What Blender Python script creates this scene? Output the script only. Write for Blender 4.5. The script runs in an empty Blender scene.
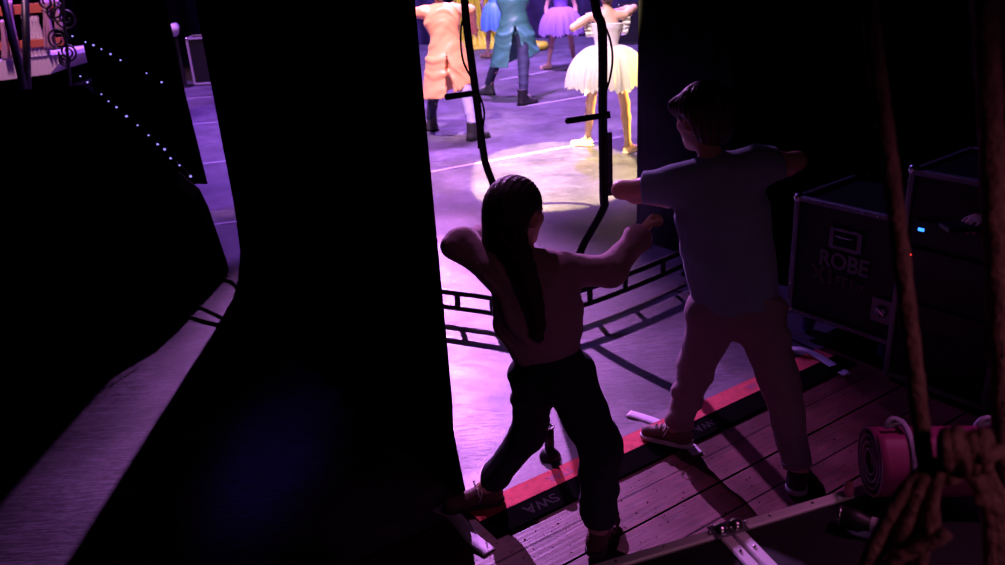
import bpy, bmesh, math, random
import numpy as np
from mathutils import Vector, Matrix
random.seed(7); np.random.seed(7)
SC = bpy.context.scene
COL = SC.collection
PI = math.pi

# ------------------------------------------------------------------ camera model
FPX, PITCH, ROLL, CAMH = 845.0, math.radians(22.2), math.radians(3.3), 2.0
_fw = np.array([0, math.cos(PITCH), -math.sin(PITCH)])
_up = np.array([0, math.sin(PITCH), math.cos(PITCH)])
_rt = np.array([1.0, 0, 0])
_sr, _cr = math.sin(ROLL), math.cos(ROLL)
def _ray(x, y):
    a = (x-502.5)/FPX; b = (y-282.5)/FPX
    return _fw + (a*_cr-b*_sr)*_rt - (a*_sr+b*_cr)*_up
def at(x, y, Y):            # world point seen at a pixel, at distance Y along the floor
    r = _ray(x, y); return np.array([0, 0, CAMH]) + r*(Y/r[1])
def fl(x, y, z=0.0):        # world point seen at a pixel, at height z
    r = _ray(x, y); return np.array([0, 0, CAMH]) + r*((z-CAMH)/r[2])
def A(*v): return np.array(v, float)
def nrm(v): v = np.asarray(v, float); return v/np.linalg.norm(v)

# ------------------------------------------------------------------ linking helpers
def mesh_obj(name, me, mat=None, parent=None, smooth=False):
    o = bpy.data.objects.new(name, me); COL.objects.link(o)
    if mat: me.materials.append(mat)
    if smooth:
        me.polygons.foreach_set('use_smooth', [True]*len(me.polygons))
    if parent is not None: o.parent = parent
    return o
def tag(o, label, cat, group=None, kind=None):
    o['label'] = label; o['category'] = cat
    if group: o['group'] = group
    if kind: o['kind'] = kind
    return o
def struct(o): o['kind'] = 'structure'; return o
def empty(name, loc=(0, 0, 0), rz=0.0):
    o = bpy.data.objects.new(name, None); COL.objects.link(o)
    o.empty_display_size = 0.1
    o.location = tuple(loc); o.rotation_euler = (0, 0, rz); return o

class MB:
    """collects shapes, builds ONE mesh"""
    def __init__(s): s.v = []; s.f = []
    def add(s, vs, fs):
        o = len(s.v); s.v += [tuple(map(float, v)) for v in vs]; s.f += [tuple(i+o for i in f) for f in fs]; return s
    def bm(s, bm):
        bm.verts.ensure_lookup_table(); bm.verts.index_update()
        s.add([v.co[:] for v in bm.verts], [[v.index for v in f.verts] for f in bm.faces]); bm.free(); return s
    def box(s, c, size, rot=None, bev=0.004, seg=1):
        bm = bmesh.new(); bmesh.ops.create_cube(bm, size=1.0)
        bmesh.ops.scale(bm, vec=size, verts=bm.verts)
        if bev > 0:
            bmesh.ops.bevel(bm, geom=bm.edges[:], offset=min(bev, min(size)*0.45), segments=seg, affect='EDGES', profile=0.5)
        if rot is not None: bmesh.ops.rotate(bm, cent=(0, 0, 0), matrix=rot, verts=bm.verts)
        bmesh.ops.translate(bm, vec=tuple(c), verts=bm.verts)
        return s.bm(bm)
    def bar(s, a, b, w, h, bev=0.003):   # rectangular bar from a to b
        a, b = A(*a), A(*b); d = nrm(b-a)
        u = A(0, 0, 1) if abs(d[2]) < 0.95 else A(1, 0, 0)
        x = nrm(np.cross(d, u)); z = np.cross(x, d)
        R = Matrix((tuple(x), tuple(d), tuple(z))).transposed()
        return s.box((a+b)/2, (w, float(np.linalg.norm(b-a)), h), R, bev)
    def sphere(s, c, r, n=12, sc=(1, 1, 1)):
        bm = bmesh.new(); bmesh.ops.create_uvsphere(bm, u_segments=n, v_segments=max(6, n*2//3), radius=r)
        bmesh.ops.scale(bm, vec=sc, verts=bm.verts); bmesh.ops.translate(bm, vec=tuple(c), verts=bm.verts)
        return s.bm(bm)
    def tube(s, pts, r, n=10, cap=True, twist=0.0, lobes=0, amp=0.0, flat=None):
        P = [A(*p) for p in pts]; m = len(P)
        rr = r if hasattr(r, '__len__') else [r]*m
        T = [nrm(P[min(i+1, m-1)]-P[max(i-1, 0)]) for i in range(m)]
        u = A(0, 0, 1) if abs(T[0][2]) < 0.9 else A(1, 0, 0)
        x = nrm(np.cross(T[0], u)); vs = []; L = 0.0
        for i in range(m):
            x = nrm(x - T[i]*np.dot(x, T[i])); y = np.cross(T[i], x)
            if i: L += np.linalg.norm(P[i]-P[i-1])
            for k in range(n):
                th = 2*PI*k/n
                q = rr[i]*(1+amp*math.cos(lobes*(th-L*twist))) if lobes else rr[i]
                vs.append(P[i]+q*(math.cos(th)*x+math.sin(th)*y*(flat or 1)))
        fs = [(i*n+k, i*n+(k+1) % n, (i+1)*n+(k+1) % n, (i+1)*n+k) for i in range(m-1) for k in range(n)]
        if cap: fs += [tuple(reversed(range(n))), tuple(range((m-1)*n, m*n))]
        return s.add(vs, fs)
    def cyl(s, a, b, r, n=16): return s.tube([a, b], r, n)
    def lathe(s, prof, c=(0, 0, 0), n=24):
        vs = []; m = len(prof)
        for (r, z) in prof:
            for k in range(n):
                t = 2*PI*k/n; vs.append((c[0]+r*math.cos(t), c[1]+r*math.sin(t), c[2]+z))
        fs = [(i*n+k, i*n+(k+1) % n, (i+1)*n+(k+1) % n, (i+1)*n+k) for i in range(m-1) for k in range(n)]
        fs += [tuple(reversed(range(n))), tuple(range((m-1)*n, m*n))]
        return s.add(vs, fs)
    def prism(s, poly, off):     # poly: 3D points, extruded by vector off
        n = len(poly); off = A(*off); P = [A(*p) for p in poly]
        vs = P+[p+off for p in P]
        fs = [tuple(range(n)), tuple(reversed(range(n, 2*n)))]+[(i, i+n, (i+1) % n+n, (i+1) % n) for i in range(n)]
        return s.add(vs, fs)
    def grid(s, rows):           # rows of points
        m, n = len(rows), len(rows[0])
        return s.add([p for r in rows for p in r], [(i*n+k, i*n+k+1, (i+1)*n+k+1, (i+1)*n+k) for i in range(m-1) for k in range(n-1)])
    def build(s, name, mat=None, parent=None, smooth=False, solid=0.0, fix=True):
        me = bpy.data.meshes.new(name); me.from_pydata(s.v, [], s.f); me.update()
        if fix:
            bm = bmesh.new(); bm.from_mesh(me); bmesh.ops.recalc_face_normals(bm, faces=bm.faces); bm.to_mesh(me); bm.free()
        o = mesh_obj(name, me, mat, parent, smooth)
        if solid:
            md = o.modifiers.new('thickness', 'SOLIDIFY'); md.thickness = solid; md.offset = 0
        return o

def spline(pts, n=12):           # Catmull-Rom through points
    P = [A(*p) for p in pts]; P = [2*P[0]-P[1]]+P+[2*P[-1]-P[-2]]; out = []
    for i in range(1, len(P)-2):
        for k in range(n):
            t = k/n; a, b, c, d = P[i-1:i+3]
            out.append(0.5*((2*b)+(c-a)*t+(2*a-5*b+4*c-d)*t*t+(3*b-a-3*c+d)*t**3))
    out.append(P[-2]); return out

# ------------------------------------------------------------------ materials
def lin(c): return tuple(((x/255)/12.92 if x/255 <= 0.04045 else ((x/255+0.055)/1.055)**2.4) for x in c)
MATS = {}
def mat(name, col, rough=0.6, metal=0.0, spec=0.5, bump=0.0, bscale=60.0, emit=None, estr=0.0, sheen=0.0,
        var=0.0, vscale=6.0, stretch=None, sss=0.0, transl=0.0, coat=0.0):
    m = bpy.data.materials.new(name); m.use_nodes = True; nt = m.node_tree; N = nt.nodes; Lk = nt.links
    b = N['Principled BSDF']; b.inputs['Base Color'].default_value = (*col, 1)
    b.inputs['Roughness'].default_value = rough; b.inputs['Metallic'].default_value = metal
    b.inputs['Specular IOR Level'].default_value = spec
    b.inputs['Sheen Weight'].default_value = sheen
    b.inputs['Coat Weight'].default_value = coat
    if sss: b.inputs['Subsurface Weight'].default_value = sss; b.inputs['Subsurface Radius'].default_value = (0.01, 0.004, 0.002)
    if emit: b.inputs['Emission Color'].default_value = (*emit, 1); b.inputs['Emission Strength'].default_value = estr
    if bump or var:
        tc = N.new('ShaderNodeTexCoord'); mp = N.new('ShaderNodeMapping'); Lk.new(tc.outputs['Object'], mp.inputs['Vector'])
        if stretch: mp.inputs['Scale'].default_value = stretch
    if var:
        n = N.new('ShaderNodeTexNoise'); n.inputs['Scale'].default_value = vscale; n.inputs['Detail'].default_value = 5
        Lk.new(mp.outputs[0], n.inputs['Vector'])
        r = N.new('ShaderNodeValToRGB'); Lk.new(n.outputs['Fac'], r.inputs['Fac'])
        r.color_ramp.elements[0].position = 0.3; r.color_ramp.elements[1].position = 0.7
        r.color_ramp.elements[0].color = (*[c*(1-var) for c in col], 1); r.color_ramp.elements[1].color = (*[min(1, c*(1+var)) for c in col], 1)
        Lk.new(r.outputs[0], b.inputs['Base Color'])
    if bump:
        n = N.new('ShaderNodeTexNoise'); n.inputs['Scale'].default_value = bscale; n.inputs['Detail'].default_value = 4
        Lk.new(mp.outputs[0], n.inputs['Vector'])
        bp = N.new('ShaderNodeBump'); bp.inputs['Strength'].default_value = bump; bp.inputs['Distance'].default_value = 0.01
        Lk.new(n.outputs['Fac'], bp.inputs['Height']); Lk.new(bp.outputs[0], b.inputs['Normal'])
    if transl:
        t = N.new('ShaderNodeBsdfTranslucent'); t.inputs['Color'].default_value = (*col, 1)
        mx = N.new('ShaderNodeMixShader'); mx.inputs[0].default_value = transl
        Lk.new(b.outputs[0], mx.inputs[1]); Lk.new(t.outputs[0], mx.inputs[2]); Lk.new(mx.outputs[0], N['Material Output'].inputs['Surface'])
    MATS[name] = m; return m

M_velvet = mat('black_velvet', (0.0035, 0.0035, 0.004), 0.95, spec=0.08, bump=0.1)
M_velvet_p = mat('black_serge', (0.016, 0.014, 0.018), 0.9, spec=0.1, bump=0.15, bscale=200)
M_blackcloth = mat('black_cloth', (0.003, 0.003, 0.003), 0.95, spec=0.05)
M_wall = mat('wall_black', (0.004, 0.004, 0.005), 0.9, spec=0.1, bump=0.05)
M_backdrop = mat('backdrop_cloth', (0.035, 0.025, 0.06), 0.9, spec=0.1, bump=0.2, bscale=8, var=0.5, vscale=3)
M_blackmetal = mat('black_metal', (0.008, 0.008, 0.009), 0.38, metal=0.0, spec=0.5, bump=0.03)
M_blackplastic = mat('black_plastic', (0.008, 0.008, 0.009), 0.45, spec=0.4)
M_panel = mat('case_panel', (0.006, 0.006, 0.007), 0.5, spec=0.35, bump=0.1, bscale=300)
M_alu = mat('aluminium', (0.85, 0.83, 0.86), 0.45, metal=0.3, bump=0.04, bscale=300, stretch=(1, 1, 1))
M_aludark = mat('worn_aluminium', (0.2, 0.2, 0.22), 0.5, metal=0.8, bump=0.1, bscale=80)
M_steel = mat('steel_ball', (0.55, 0.55, 0.57), 0.25, metal=1.0)
M_rubber = mat('rubber', (0.006, 0.006, 0.006), 0.8, spec=0.2)
M_castor = mat('castor_violet_lit', (0.05, 0.03, 0.2), 0.5)  # violet light falling on the wheels is put into their colour
M_skin = mat('skin', (0.52, 0.28, 0.20), 0.5, spec=0.4, bump=0.05, bscale=200, sss=0.0)
M_skin2 = mat('skin_stage', (0.62, 0.36, 0.28), 0.5, spec=0.4)
M_hair = mat('hair_dark', (0.022, 0.008, 0.007), 0.6, spec=0.35, bump=0.6, bscale=90, stretch=(1, 1, 0.12))
M_hairb = mat('hair_brown', (0.05, 0.018, 0.011), 0.4, spec=0.6, bump=0.7, bscale=110, stretch=(1, 1, 0.15))
M_eyew = mat('eye_white', (0.7, 0.68, 0.65), 0.2); M_eyed = mat('eye_iris', (0.03, 0.015, 0.01), 0.2)
M_sweater = mat('pink_sweater', (0.33, 0.19, 0.23), 0.9, spec=0.15, bump=0.5, bscale=14, sheen=0.2)
M_jogger = mat('navy_joggers', (0.022, 0.022, 0.035), 0.85, spec=0.2, bump=0.5, bscale=12)
M_tee = mat('bluegrey_tee', (0.22, 0.29, 0.38), 0.9, spec=0.15, bump=0.4, bscale=12, sheen=0.1)
M_trous = mat('grey_pink_trousers', (0.27, 0.2, 0.22), 0.85, spec=0.2, bump=0.5, bscale=12)
M_shoe_d = mat('shoe_dark', (0.03, 0.02, 0.02), 0.7, bump=0.3)
M_shoe_l = mat('shoe_sole_white', (0.55, 0.5, 0.5), 0.6)
M_shoe_r = mat('shoe_reddish', (0.12, 0.05, 0.045), 0.7, bump=0.3)
M_lace = mat('laces', (0.5, 0.42, 0.4), 0.8)
M_orange = mat('orange_satin', (0.85, 0.36, 0.17), 0.45, spec=0.5, bump=0.5, bscale=7, sheen=0.2)
M_teal = mat('teal_satin', (0.07, 0.21, 0.2), 0.42, spec=0.5, bump=0.5, bscale=7)
M_navy = mat('navy_trousers', (0.02, 0.02, 0.05), 0.8, bump=0.3, bscale=15)
M_litleg = mat('purple_lit_leg', (0.34, 0.28, 0.55), 0.7)  # purple stage light on one trouser leg, put into its colour
M_boot = mat('boot_leather', (0.03, 0.026, 0.028), 0.5, bump=0.4, bscale=40)
M_bluepuff = mat('blue_taffeta', (0.13, 0.36, 0.75), 0.5, bump=0.5, bscale=12)
M_lilactulle = mat('lilac_tulle', (0.5, 0.32, 0.72), 0.8, bump=0.6, bscale=40, transl=0.4)
M_purplebod = mat('purple_bodice', (0.18, 0.08, 0.42), 0.5)
M_whitetulle = mat('white_tulle', (0.85, 0.82, 0.75), 0.85, bump=0.6, bscale=40, transl=0.4)
M_whitebod = mat('white_bodice', (0.72, 0.62, 0.68), 0.6, bump=0.3, bscale=20)
M_glove = mat('pale_glove', (0.8, 0.7, 0.72), 0.7)
M_yellow = mat('yellow_satin', (0.62, 0.6, 0.03), 0.5, bump=0.5, bscale=6, var=0.3, vscale=4)
M_ballet = mat('ballet_shoe', (0.7, 0.45, 0.32), 0.5)
M_rope = mat('rope_hemp', (0.30, 0.15, 0.15), 0.9, spec=0.1, bump=0.8, bscale=120, var=0.3, vscale=60)
M_roll = mat('magenta_vinyl', (0.32, 0.04, 0.17), 0.5, spec=0.4, bump=0.1, bscale=20)
M_rolldark = mat('roll_back', (0.03, 0.012, 0.018), 0.8)
M_tie = mat('lilac_tie', (0.45, 0.40, 0.62), 0.5)
M_tape = mat('white_tape', (0.62, 0.55, 0.66), 0.6, bump=0.2, bscale=60)
M_tapeline = mat('stage_tape', (0.34, 0.3, 0.36), 0.6)
M_red = mat('red_carpet', (0.62, 0.075, 0.095), 0.8, spec=0.2, bump=0.4, bscale=260, var=0.18, vscale=30)
M_blackstrip = mat('black_carpet', (0.002, 0.0018, 0.002), 1.0, spec=0.01, bump=0.3, bscale=200)
M_greystrip = mat('grey_tape', (0.13, 0.1, 0.14), 0.55, bump=0.1)
M_faint = mat('faded_print', (0.018, 0.015, 0.017), 0.95, spec=0.05); M_faintblue = mat('faded_blue_print', (0.28, 0.07, 0.16), 0.8)
M_logo = mat('logo_grey', (0.16, 0.16, 0.17), 0.6); M_logored = mat('logo_outline', (0.13, 0.08, 0.08), 0.6)
M_ledb = mat('led_blue', (0.1, 0.1, 0.3), emit=(0.03, 0.2, 1.0), estr=3.0)
M_ledr = mat('led_red', (0.3, 0.02, 0.02), emit=(1.0, 0.03, 0.03), estr=4.0)
M_led = mat('led_lilac', (0.2, 0.15, 0.4), emit=(0.38, 0.28, 1.0), estr=1.1)
M_white = mat('set_white', (0.7, 0.6, 0.66), 0.6); M_setor = mat('set_orange', (0.55, 0.14, 0.08), 0.6, bump=0.2)
M_setpink = mat('set_drape', (0.5, 0.3, 0.4), 0.7, bump=0.6, bscale=10)
M_pinkflap = mat('pink_flap', (0.8, 0.22, 0.42), 0.6)

def floor_mat():
    m = bpy.data.materials.new('stage_vinyl'); m.use_nodes = True; nt = m.node_tree; N = nt.nodes; Lk = nt.links
    b = N['Principled BSDF']; tc = N.new('ShaderNodeTexCoord')
    def noise(scale, st=(1, 1, 1), rz=0, det=4, dist=0.0):
        mp = N.new('ShaderNodeMapping'); mp.inputs['Scale'].default_value = st; mp.inputs['Rotation'].default_value = (0, 0, rz)
        Lk.new(tc.outputs['Object'], mp.inputs['Vector']); n = N.new('ShaderNodeTexNoise'); n.inputs['Scale'].default_value = scale
        n.inputs['Detail'].default_value = det; n.inputs['Distortion'].default_value = dist
        Lk.new(mp.outputs[0], n.inputs['Vector']); return n.outputs['Fac']
    def ramp(x, p0, p1, c0, c1):
        r = N.new('ShaderNodeMapRange'); Lk.new(x, r.inputs[0]); r.inputs[1].default_value = p0; r.inputs[2].default_value = p1
        r.inputs[3].default_value = c0; r.inputs[4].default_value = c1; return r.outputs[0]
    def op(o, a, c):
        n = N.new('ShaderNodeMath'); n.operation = o
        for i, v in enumerate((a, c)):
            if hasattr(v, 'links'): Lk.new(v, n.inputs[i])
            else: n.inputs[i].default_value = v
        return n.outputs[0]
    s1 = ramp(noise(9, (1, 14, 1), 0.5, 3, 0.6), 0.565, 0.60, 0, 1)
    s2 = ramp(noise(7, (1, 18, 1), -0.8, 3, 0.8), 0.57, 0.60, 0, 1)
    s3 = ramp(noise(6, (1, 16, 1), 1.5, 3, 1.6), 0.575, 0.61, 0, 1)
    scr = op('MAXIMUM', op('MAXIMUM', s1, s2), s3)
    blot = ramp(noise(2.2, det=6), 0.3, 0.7, 0.55, 1.35)
    fine = ramp(noise(40, det=5), 0.3, 0.7, 0.85, 1.15)
    g = op('MULTIPLY', op('MULTIPLY', blot, fine), op('ADD', 1.0, op('MULTIPLY', scr, 0.9)))
    mx = N.new('ShaderNodeVectorMath'); mx.operation = 'SCALE'; mx.inputs[0].default_value = (0.075, 0.062, 0.085); Lk.new(g, mx.inputs['Scale'])
    Lk.new(mx.outputs[0], b.inputs['Base Color'])
    rg = op('ADD', ramp(noise(3.1, det=5), 0.3, 0.7, 0.36, 0.52), op('MULTIPLY', scr, 0.12)); Lk.new(rg, b.inputs['Roughness'])
    b.inputs['Specular IOR Level'].default_value = 0.45
    bp = N.new('ShaderNodeBump'); bp.inputs['Strength'].default_value = 0.15; bp.inputs['Distance'].default_value = 0.004
    Lk.new(op('ADD', noise(120, det=3), scr), bp.inputs['Height']); Lk.new(bp.outputs[0], b.inputs['Normal'])
    return m
M_stage = floor_mat()

def wood_mat():
    m = bpy.data.materials.new('worn_planks'); m.use_nodes = True; nt = m.node_tree; N = nt.nodes; Lk = nt.links
    b = N['Principled BSDF']; tc = N.new('ShaderNodeTexCoord'); sp = N.new('ShaderNodeSeparateXYZ'); Lk.new(tc.outputs['Object'], sp.inputs[0])
    def op(o, *a):
        n = N.new('ShaderNodeMath'); n.operation = o
        for i, v in enumerate(a):
            if hasattr(v, 'links'): Lk.new(v, n.inputs[i])
            else: n.inputs[i].default_value = v
        return n.outputs[0]
    def rng(x, p0, p1, c0, c1):
        r = N.new('ShaderNodeMapRange'); Lk.new(x, r.inputs[0]); r.inputs[1].default_value = p0; r.inputs[2].default_value = p1
        r.inputs[3].default_value = c0; r.inputs[4].default_value = c1; return r.outputs[0]
    q = op('DIVIDE', op('ADD', sp.outputs['Y'], 0.465+1.5), 0.15)
    idx = op('FLOOR', q); fr = op('FRACT', q)
    gap = op('MAXIMUM', op('LESS_THAN', fr, 0.035), op('GREATER_THAN', fr, 0.972))
    wn = N.new('ShaderNodeTexWhiteNoise'); wn.noise_dimensions = '1D'; Lk.new(idx, wn.inputs['W'])
    w2 = N.new('ShaderNodeTexWhiteNoise'); w2.noise_dimensions = '1D'; Lk.new(op('FLOOR', op('ADD', q, 0.5)), w2.inputs['W'])
    gap = op('MULTIPLY', gap, rng(w2.outputs['Value'], 0.2, 0.6, 0.3, 1.0))
    cb = N.new('ShaderNodeCombineXYZ'); Lk.new(op('ADD', op('MULTIPLY', sp.outputs['X'], 1.2), op('MULTIPLY', wn.outputs['Value'], 30)), cb.inputs[0])
    Lk.new(op('MULTIPLY', sp.outputs['Y'], 22), cb.inputs[1])
    n1 = N.new('ShaderNodeTexNoise'); n1.inputs['Scale'].default_value = 3; n1.inputs['Detail'].default_value = 6; Lk.new(cb.outputs[0], n1.inputs['Vector'])
    n2 = N.new('ShaderNodeTexNoise'); n2.inputs['Scale'].default_value = 55; n2.inputs['Detail'].default_value = 4; Lk.new(tc.outputs['Object'], n2.inputs['Vector'])
    n3 = N.new('ShaderNodeTexNoise'); n3.inputs['Scale'].default_value = 4; n3.inputs['Detail'].default_value = 6; Lk.new(tc.outputs['Object'], n3.inputs['Vector'])
    chips = rng(n2.outputs['Fac'], 0.31, 0.35, 0, 1)
    lights = rng(n2.outputs['Fac'], 0.66, 0.72, 0, 1)
    k = op('MULTIPLY', op('MULTIPLY', rng(n1.outputs['Fac'], 0.3, 0.7, 0.6, 1.3), rng(wn.outputs['Value'], 0, 1, 0.75, 1.2)), rng(n3.outputs['Fac'], 0.3, 0.7, 0.6, 1.3))
    k = op('ADD', op('MULTIPLY', op('MULTIPLY', k, op('SUBTRACT', 1.0, gap)), op('ADD', 0.15, op('MULTIPLY', chips, 0.85))), op('MULTIPLY', lights, 0.7))
    mx = N.new('ShaderNodeVectorMath'); mx.operation = 'SCALE'; mx.inputs[0].default_value = (0.085, 0.013, 0.018); Lk.new(k, mx.inputs['Scale'])
    Lk.new(mx.outputs[0], b.inputs['Base Color'])
    Lk.new(op('SUBTRACT', rng(n3.outputs['Fac'], 0.3, 0.7, 1.36, 1.54), op('MULTIPLY', chips, 1.0)), b.inputs['Roughness'])
    Lk.new(op('MULTIPLY', op('MULTIPLY', chips, 0.38), op('SUBTRACT', 1.0, gap)), b.inputs['Specular IOR Level'])
    bp = N.new('ShaderNodeBump'); bp.inputs['Strength'].default_value = 0.5; bp.inputs['Distance'].default_value = 0.004
    Lk.new(op('ADD', op('MULTIPLY', n1.outputs['Fac'], 0.5), op('SUBTRACT', chips, op('MULTIPLY', gap, 2.0))), bp.inputs['Height']); Lk.new(bp.outputs[0], b.inputs['Normal'])
    return m
M_wood = wood_mat()

# ------------------------------------------------------------------ signed-distance bodies
def smin(a, b, k):
    if k <= 0: return np.minimum(a, b)
    h = np.maximum(k-np.abs(a-b), 0)/k
    return np.minimum(a, b)-h*h*k*0.25
def smax(a, b, k): return -smin(-a, -b, k)

def cap(a, b, ra, rb, w=None, k=1.0, sm=None, cuta=False, cutb=False, neg=False):
    return dict(t='cap', a=A(*a), b=A(*b), ra=ra, rb=rb, w=None if w is None else nrm(w), k=k, sm=sm, ca=cuta, cb=cutb, neg=neg)
def ell(c, r, R=None, sm=None, neg=False):      # R: rows = local axes
    return dict(t='ell', c=A(*c), r=A(*r), R=np.eye(3) if R is None else np.array(R), sm=sm, neg=neg)

def _eval(p, X, Y, Z):
    if p['t'] == 'cap':
        a, b = p['a'], p['b']; ba = b-a; L2 = max(float(ba@ba), 1e-9)
        px, py, pz = X-a[0], Y-a[1], Z-a[2]
        t = (px*ba[0]+py*ba[1]+pz*ba[2])/L2; tc = np.clip(t, 0, 1)
        qx, qy, qz = px-tc*ba[0], py-tc*ba[1], pz-tc*ba[2]
        if p['w'] is not None:
            w = p['w']; c = (qx*w[0]+qy*w[1]+qz*w[2])*(p['k']-1)
            qx, qy, qz = qx+c*w[0], qy+c*w[1], qz+c*w[2]
        d = np.sqrt(qx*qx+qy*qy+qz*qz)-(p['ra']+(p['rb']-p['ra'])*tc)
        if p['w'] is not None and p['k'] > 1: d = d/math.sqrt(p['k'])
        L = math.sqrt(L2)
        if p['ca']: d = np.maximum(d, -t*L)
        if p['cb']: d = np.maximum(d, (t-1)*L)
        return d
    c, r, R = p['c'], p['r'], p['R']
    px, py, pz = X-c[0], Y-c[1], Z-c[2]
    l = [px*R[i][0]+py*R[i][1]+pz*R[i][2] for i in range(3)]
    k0 = np.sqrt(sum((l[i]/r[i])**2 for i in range(3))); k1 = np.sqrt(sum((l[i]/r[i]**2)**2 for i in range(3)))+1e-9
    return k0*(k0-1)/k1
def _bounds(p):
    if p['t'] == 'cap':
        r = max(p['ra'], p['rb'])*max(1.0, 1.0/p['k'])
        return np.minimum(p['a'], p['b'])-r, np.maximum(p['a'], p['b'])+r
    r = max(p['r']); return p['c']-r, p['c']+r

def blob(prims, h=0.006, sm=0.02, planes=(), wrinkle=None):
    """one continuous skin around all the pieces (surface nets)"""
    pos = [p for p in prims if not p['neg']]
    lo = np.min([_bounds(p)[0] for p in pos], 0)-3*h-0.01; hi = np.max([_bounds(p)[1] for p in pos], 0)+3*h+0.01
    n = np.ceil((hi-lo)/h).astype(int)+1
    F = np.full(tuple(n), 1.0, np.float32)
    ax = [lo[i]+h*np.arange(n[i]) for i in range(3)]
    for p in prims:
        k = sm if p['sm'] is None else p['sm']
        b0, b1 = _bounds(p); pad = k+3*h
        i0 = np.maximum(((b0-pad-lo)/h).astype(int), 0); i1 = np.minimum(((b1+pad-lo)/h).astype(int)+2, n)
        if np.any(i1 <= i0): continue
        sl = tuple(slice(a, b) for a, b in zip(i0, i1))
        X = ax[0][sl[0]][:, None, None]; Y = ax[1][sl[1]][None, :, None]; Z = ax[2][sl[2]][None, None, :]
        d = _eval(p, X, Y, Z)
        F[sl] = smax(F[sl], -d, k) if p['neg'] else smin(F[sl], d, k)
    for (pt, nn) in planes:
        nn = nrm(nn); pt = A(*pt)
        F = np.maximum(F, (ax[0]-pt[0])[:, None, None]*nn[0]+(ax[1]-pt[1])[None, :, None]*nn[1]+(ax[2]-pt[2])[None, None, :]*nn[2])
    F[0] = F[-1] = 1; F[:, 0] = F[:, -1] = 1; F[:, :, 0] = F[:, :, -1] = 1
    I = F < 0
    c = np.zeros(tuple(n-1), np.int8); S = [(i, j, k) for i in (0, 1) for j in (0, 1) for k in (0, 1)]
    def cor(s, arr): return arr[s[0]:n[0]-1+s[0], s[1]:n[1]-1+s[1], s[2]:n[2]-1+s[2]]
    for s in S: c += cor(s, I)
    act = np.argwhere((c > 0) & (c < 8)); vid = np.full(tuple(n-1), -1, np.int64); vid[tuple(act.T)] = np.arange(len(act))
    f = {s: F[act[:, 0]+s[0], act[:, 1]+s[1], act[:, 2]+s[2]] for s in S}
    acc = np.zeros((len(act), 3)); cnt = np.zeros(len(act))
    for s in S:
        for d in range(3):
            if s[d]: continue
            e = list(s); e[d] = 1; e = tuple(e); m = (f[s] < 0) != (f[e] < 0)
            t = np.where(m, f[s]/np.where(m, f[s]-f[e], 1), 0)
            q = np.tile(np.array(s, float), (len(act), 1)); q[:, d] += t
            acc[m] += q[m]; cnt[m] += 1
    V = lo+h*(act+acc/cnt[:, None])
    quads = []
    for d in range(3):
        u, v = (d+1) % 3, (d+2) % 3
        sA = [slice(None)]*3; sB = [slice(None)]*3; sA[d] = slice(0, -1); sB[d] = slice(1, None)
        a, b = I[tuple(sA)], I[tuple(sB)]
        e = np.argwhere(a != b); ins = a[tuple(e.T)]
        ou = np.zeros(3, int); ou[u] = 1; ov = np.zeros(3, int); ov[v] = 1
        g = [vid[tuple((e-o).T)] for o in (ou+ov, ov, 0*ou, ou)]
        q = np.stack(g, 1); q[~ins] = q[~ins][:, ::-1]; quads.append(q)
    Q = np.concatenate(quads); Q = Q[(Q >= 0).all(1)]
    # light relaxation
    nb = np.zeros_like(V); ct = np.zeros(len(V))
    for i in range(4):
        np.add.at(nb, Q[:, i], V[Q[:, (i+1) % 4]]); np.add.at(ct, Q[:, i], 1)
    V = V*0.5+0.5*nb/np.maximum(ct, 1)[:, None]
    if wrinkle:
        fn = np.cross(V[Q[:, 2]]-V[Q[:, 0]], V[Q[:, 3]]-V[Q[:, 1]]); vn = np.zeros_like(V)
        for i in range(4): np.add.at(vn, Q[:, i], fn)
        vn /= np.linalg.norm(vn, axis=1)[:, None]+1e-9
        V = V+vn*wrinkle(V)[:, None]
    return V, Q
def blob_obj(name, prims, mat_, parent, base=(0, 0, 0), **kw):
    V, Q = blob(prims, **kw); V = V-np.asarray(base)
    me = bpy.data.meshes.new(name)
    me.vertices.add(len(V)); me.vertices.foreach_set('co', V.astype(np.float32).ravel())
    me.loops.add(Q.size); me.loops.foreach_set('vertex_index', Q.astype(np.int32).ravel())
    me.polygons.add(len(Q)); me.polygons.foreach_set('loop_start', np.arange(0, Q.size, 4, dtype=np.int32))
    me.polygons.foreach_set('loop_total', np.full(len(Q), 4, np.int32))
    me.update(calc_edges=True); me.validate()
    return mesh_obj(name, me, mat_, parent, True)

def wrinkles(amp, fr=38.0, seed=0.0, dirv=(0.35, 0.2, 1)):
    d = nrm(dirv)
    def f(V):
        q = V+0.02*np.sin(V[:, [1, 2, 0]]*17+seed)+0.012*np.sin(V[:, [2, 0, 1]]*31+seed*2)
        a = np.sin((q@d)*fr*2+2.5*np.sin(q[:, 0]*14+seed)); b = np.sin((q@nrm(A(-0.6, 0.3, 0.8)))*fr*1.4+seed)
        m = 0.5+0.5*np.sin(V[:, 2]*9+V[:, 0]*7+seed)
        return amp*(np.maximum(a, -0.2)*m+0.6*np.maximum(b, -0.2)*(1-m))
    return f
def hairflow(c, amp=0.003, n=60, axis=(0, 0, 1)):
    ax_ = nrm(axis); x = nrm(np.cross(ax_, A(0.3, 1, 0.1))); y = np.cross(ax_, x)
    def f(V):
        q = V-np.asarray(c); th = np.arctan2(q@y, q@x); z = q@ax_
        return amp*(np.sin(th*n/3+z*18)+0.6*np.sin(th*n+z*30+1.3)+0.5*np.sin(th*n*0.61-z*14))
    return f

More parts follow.
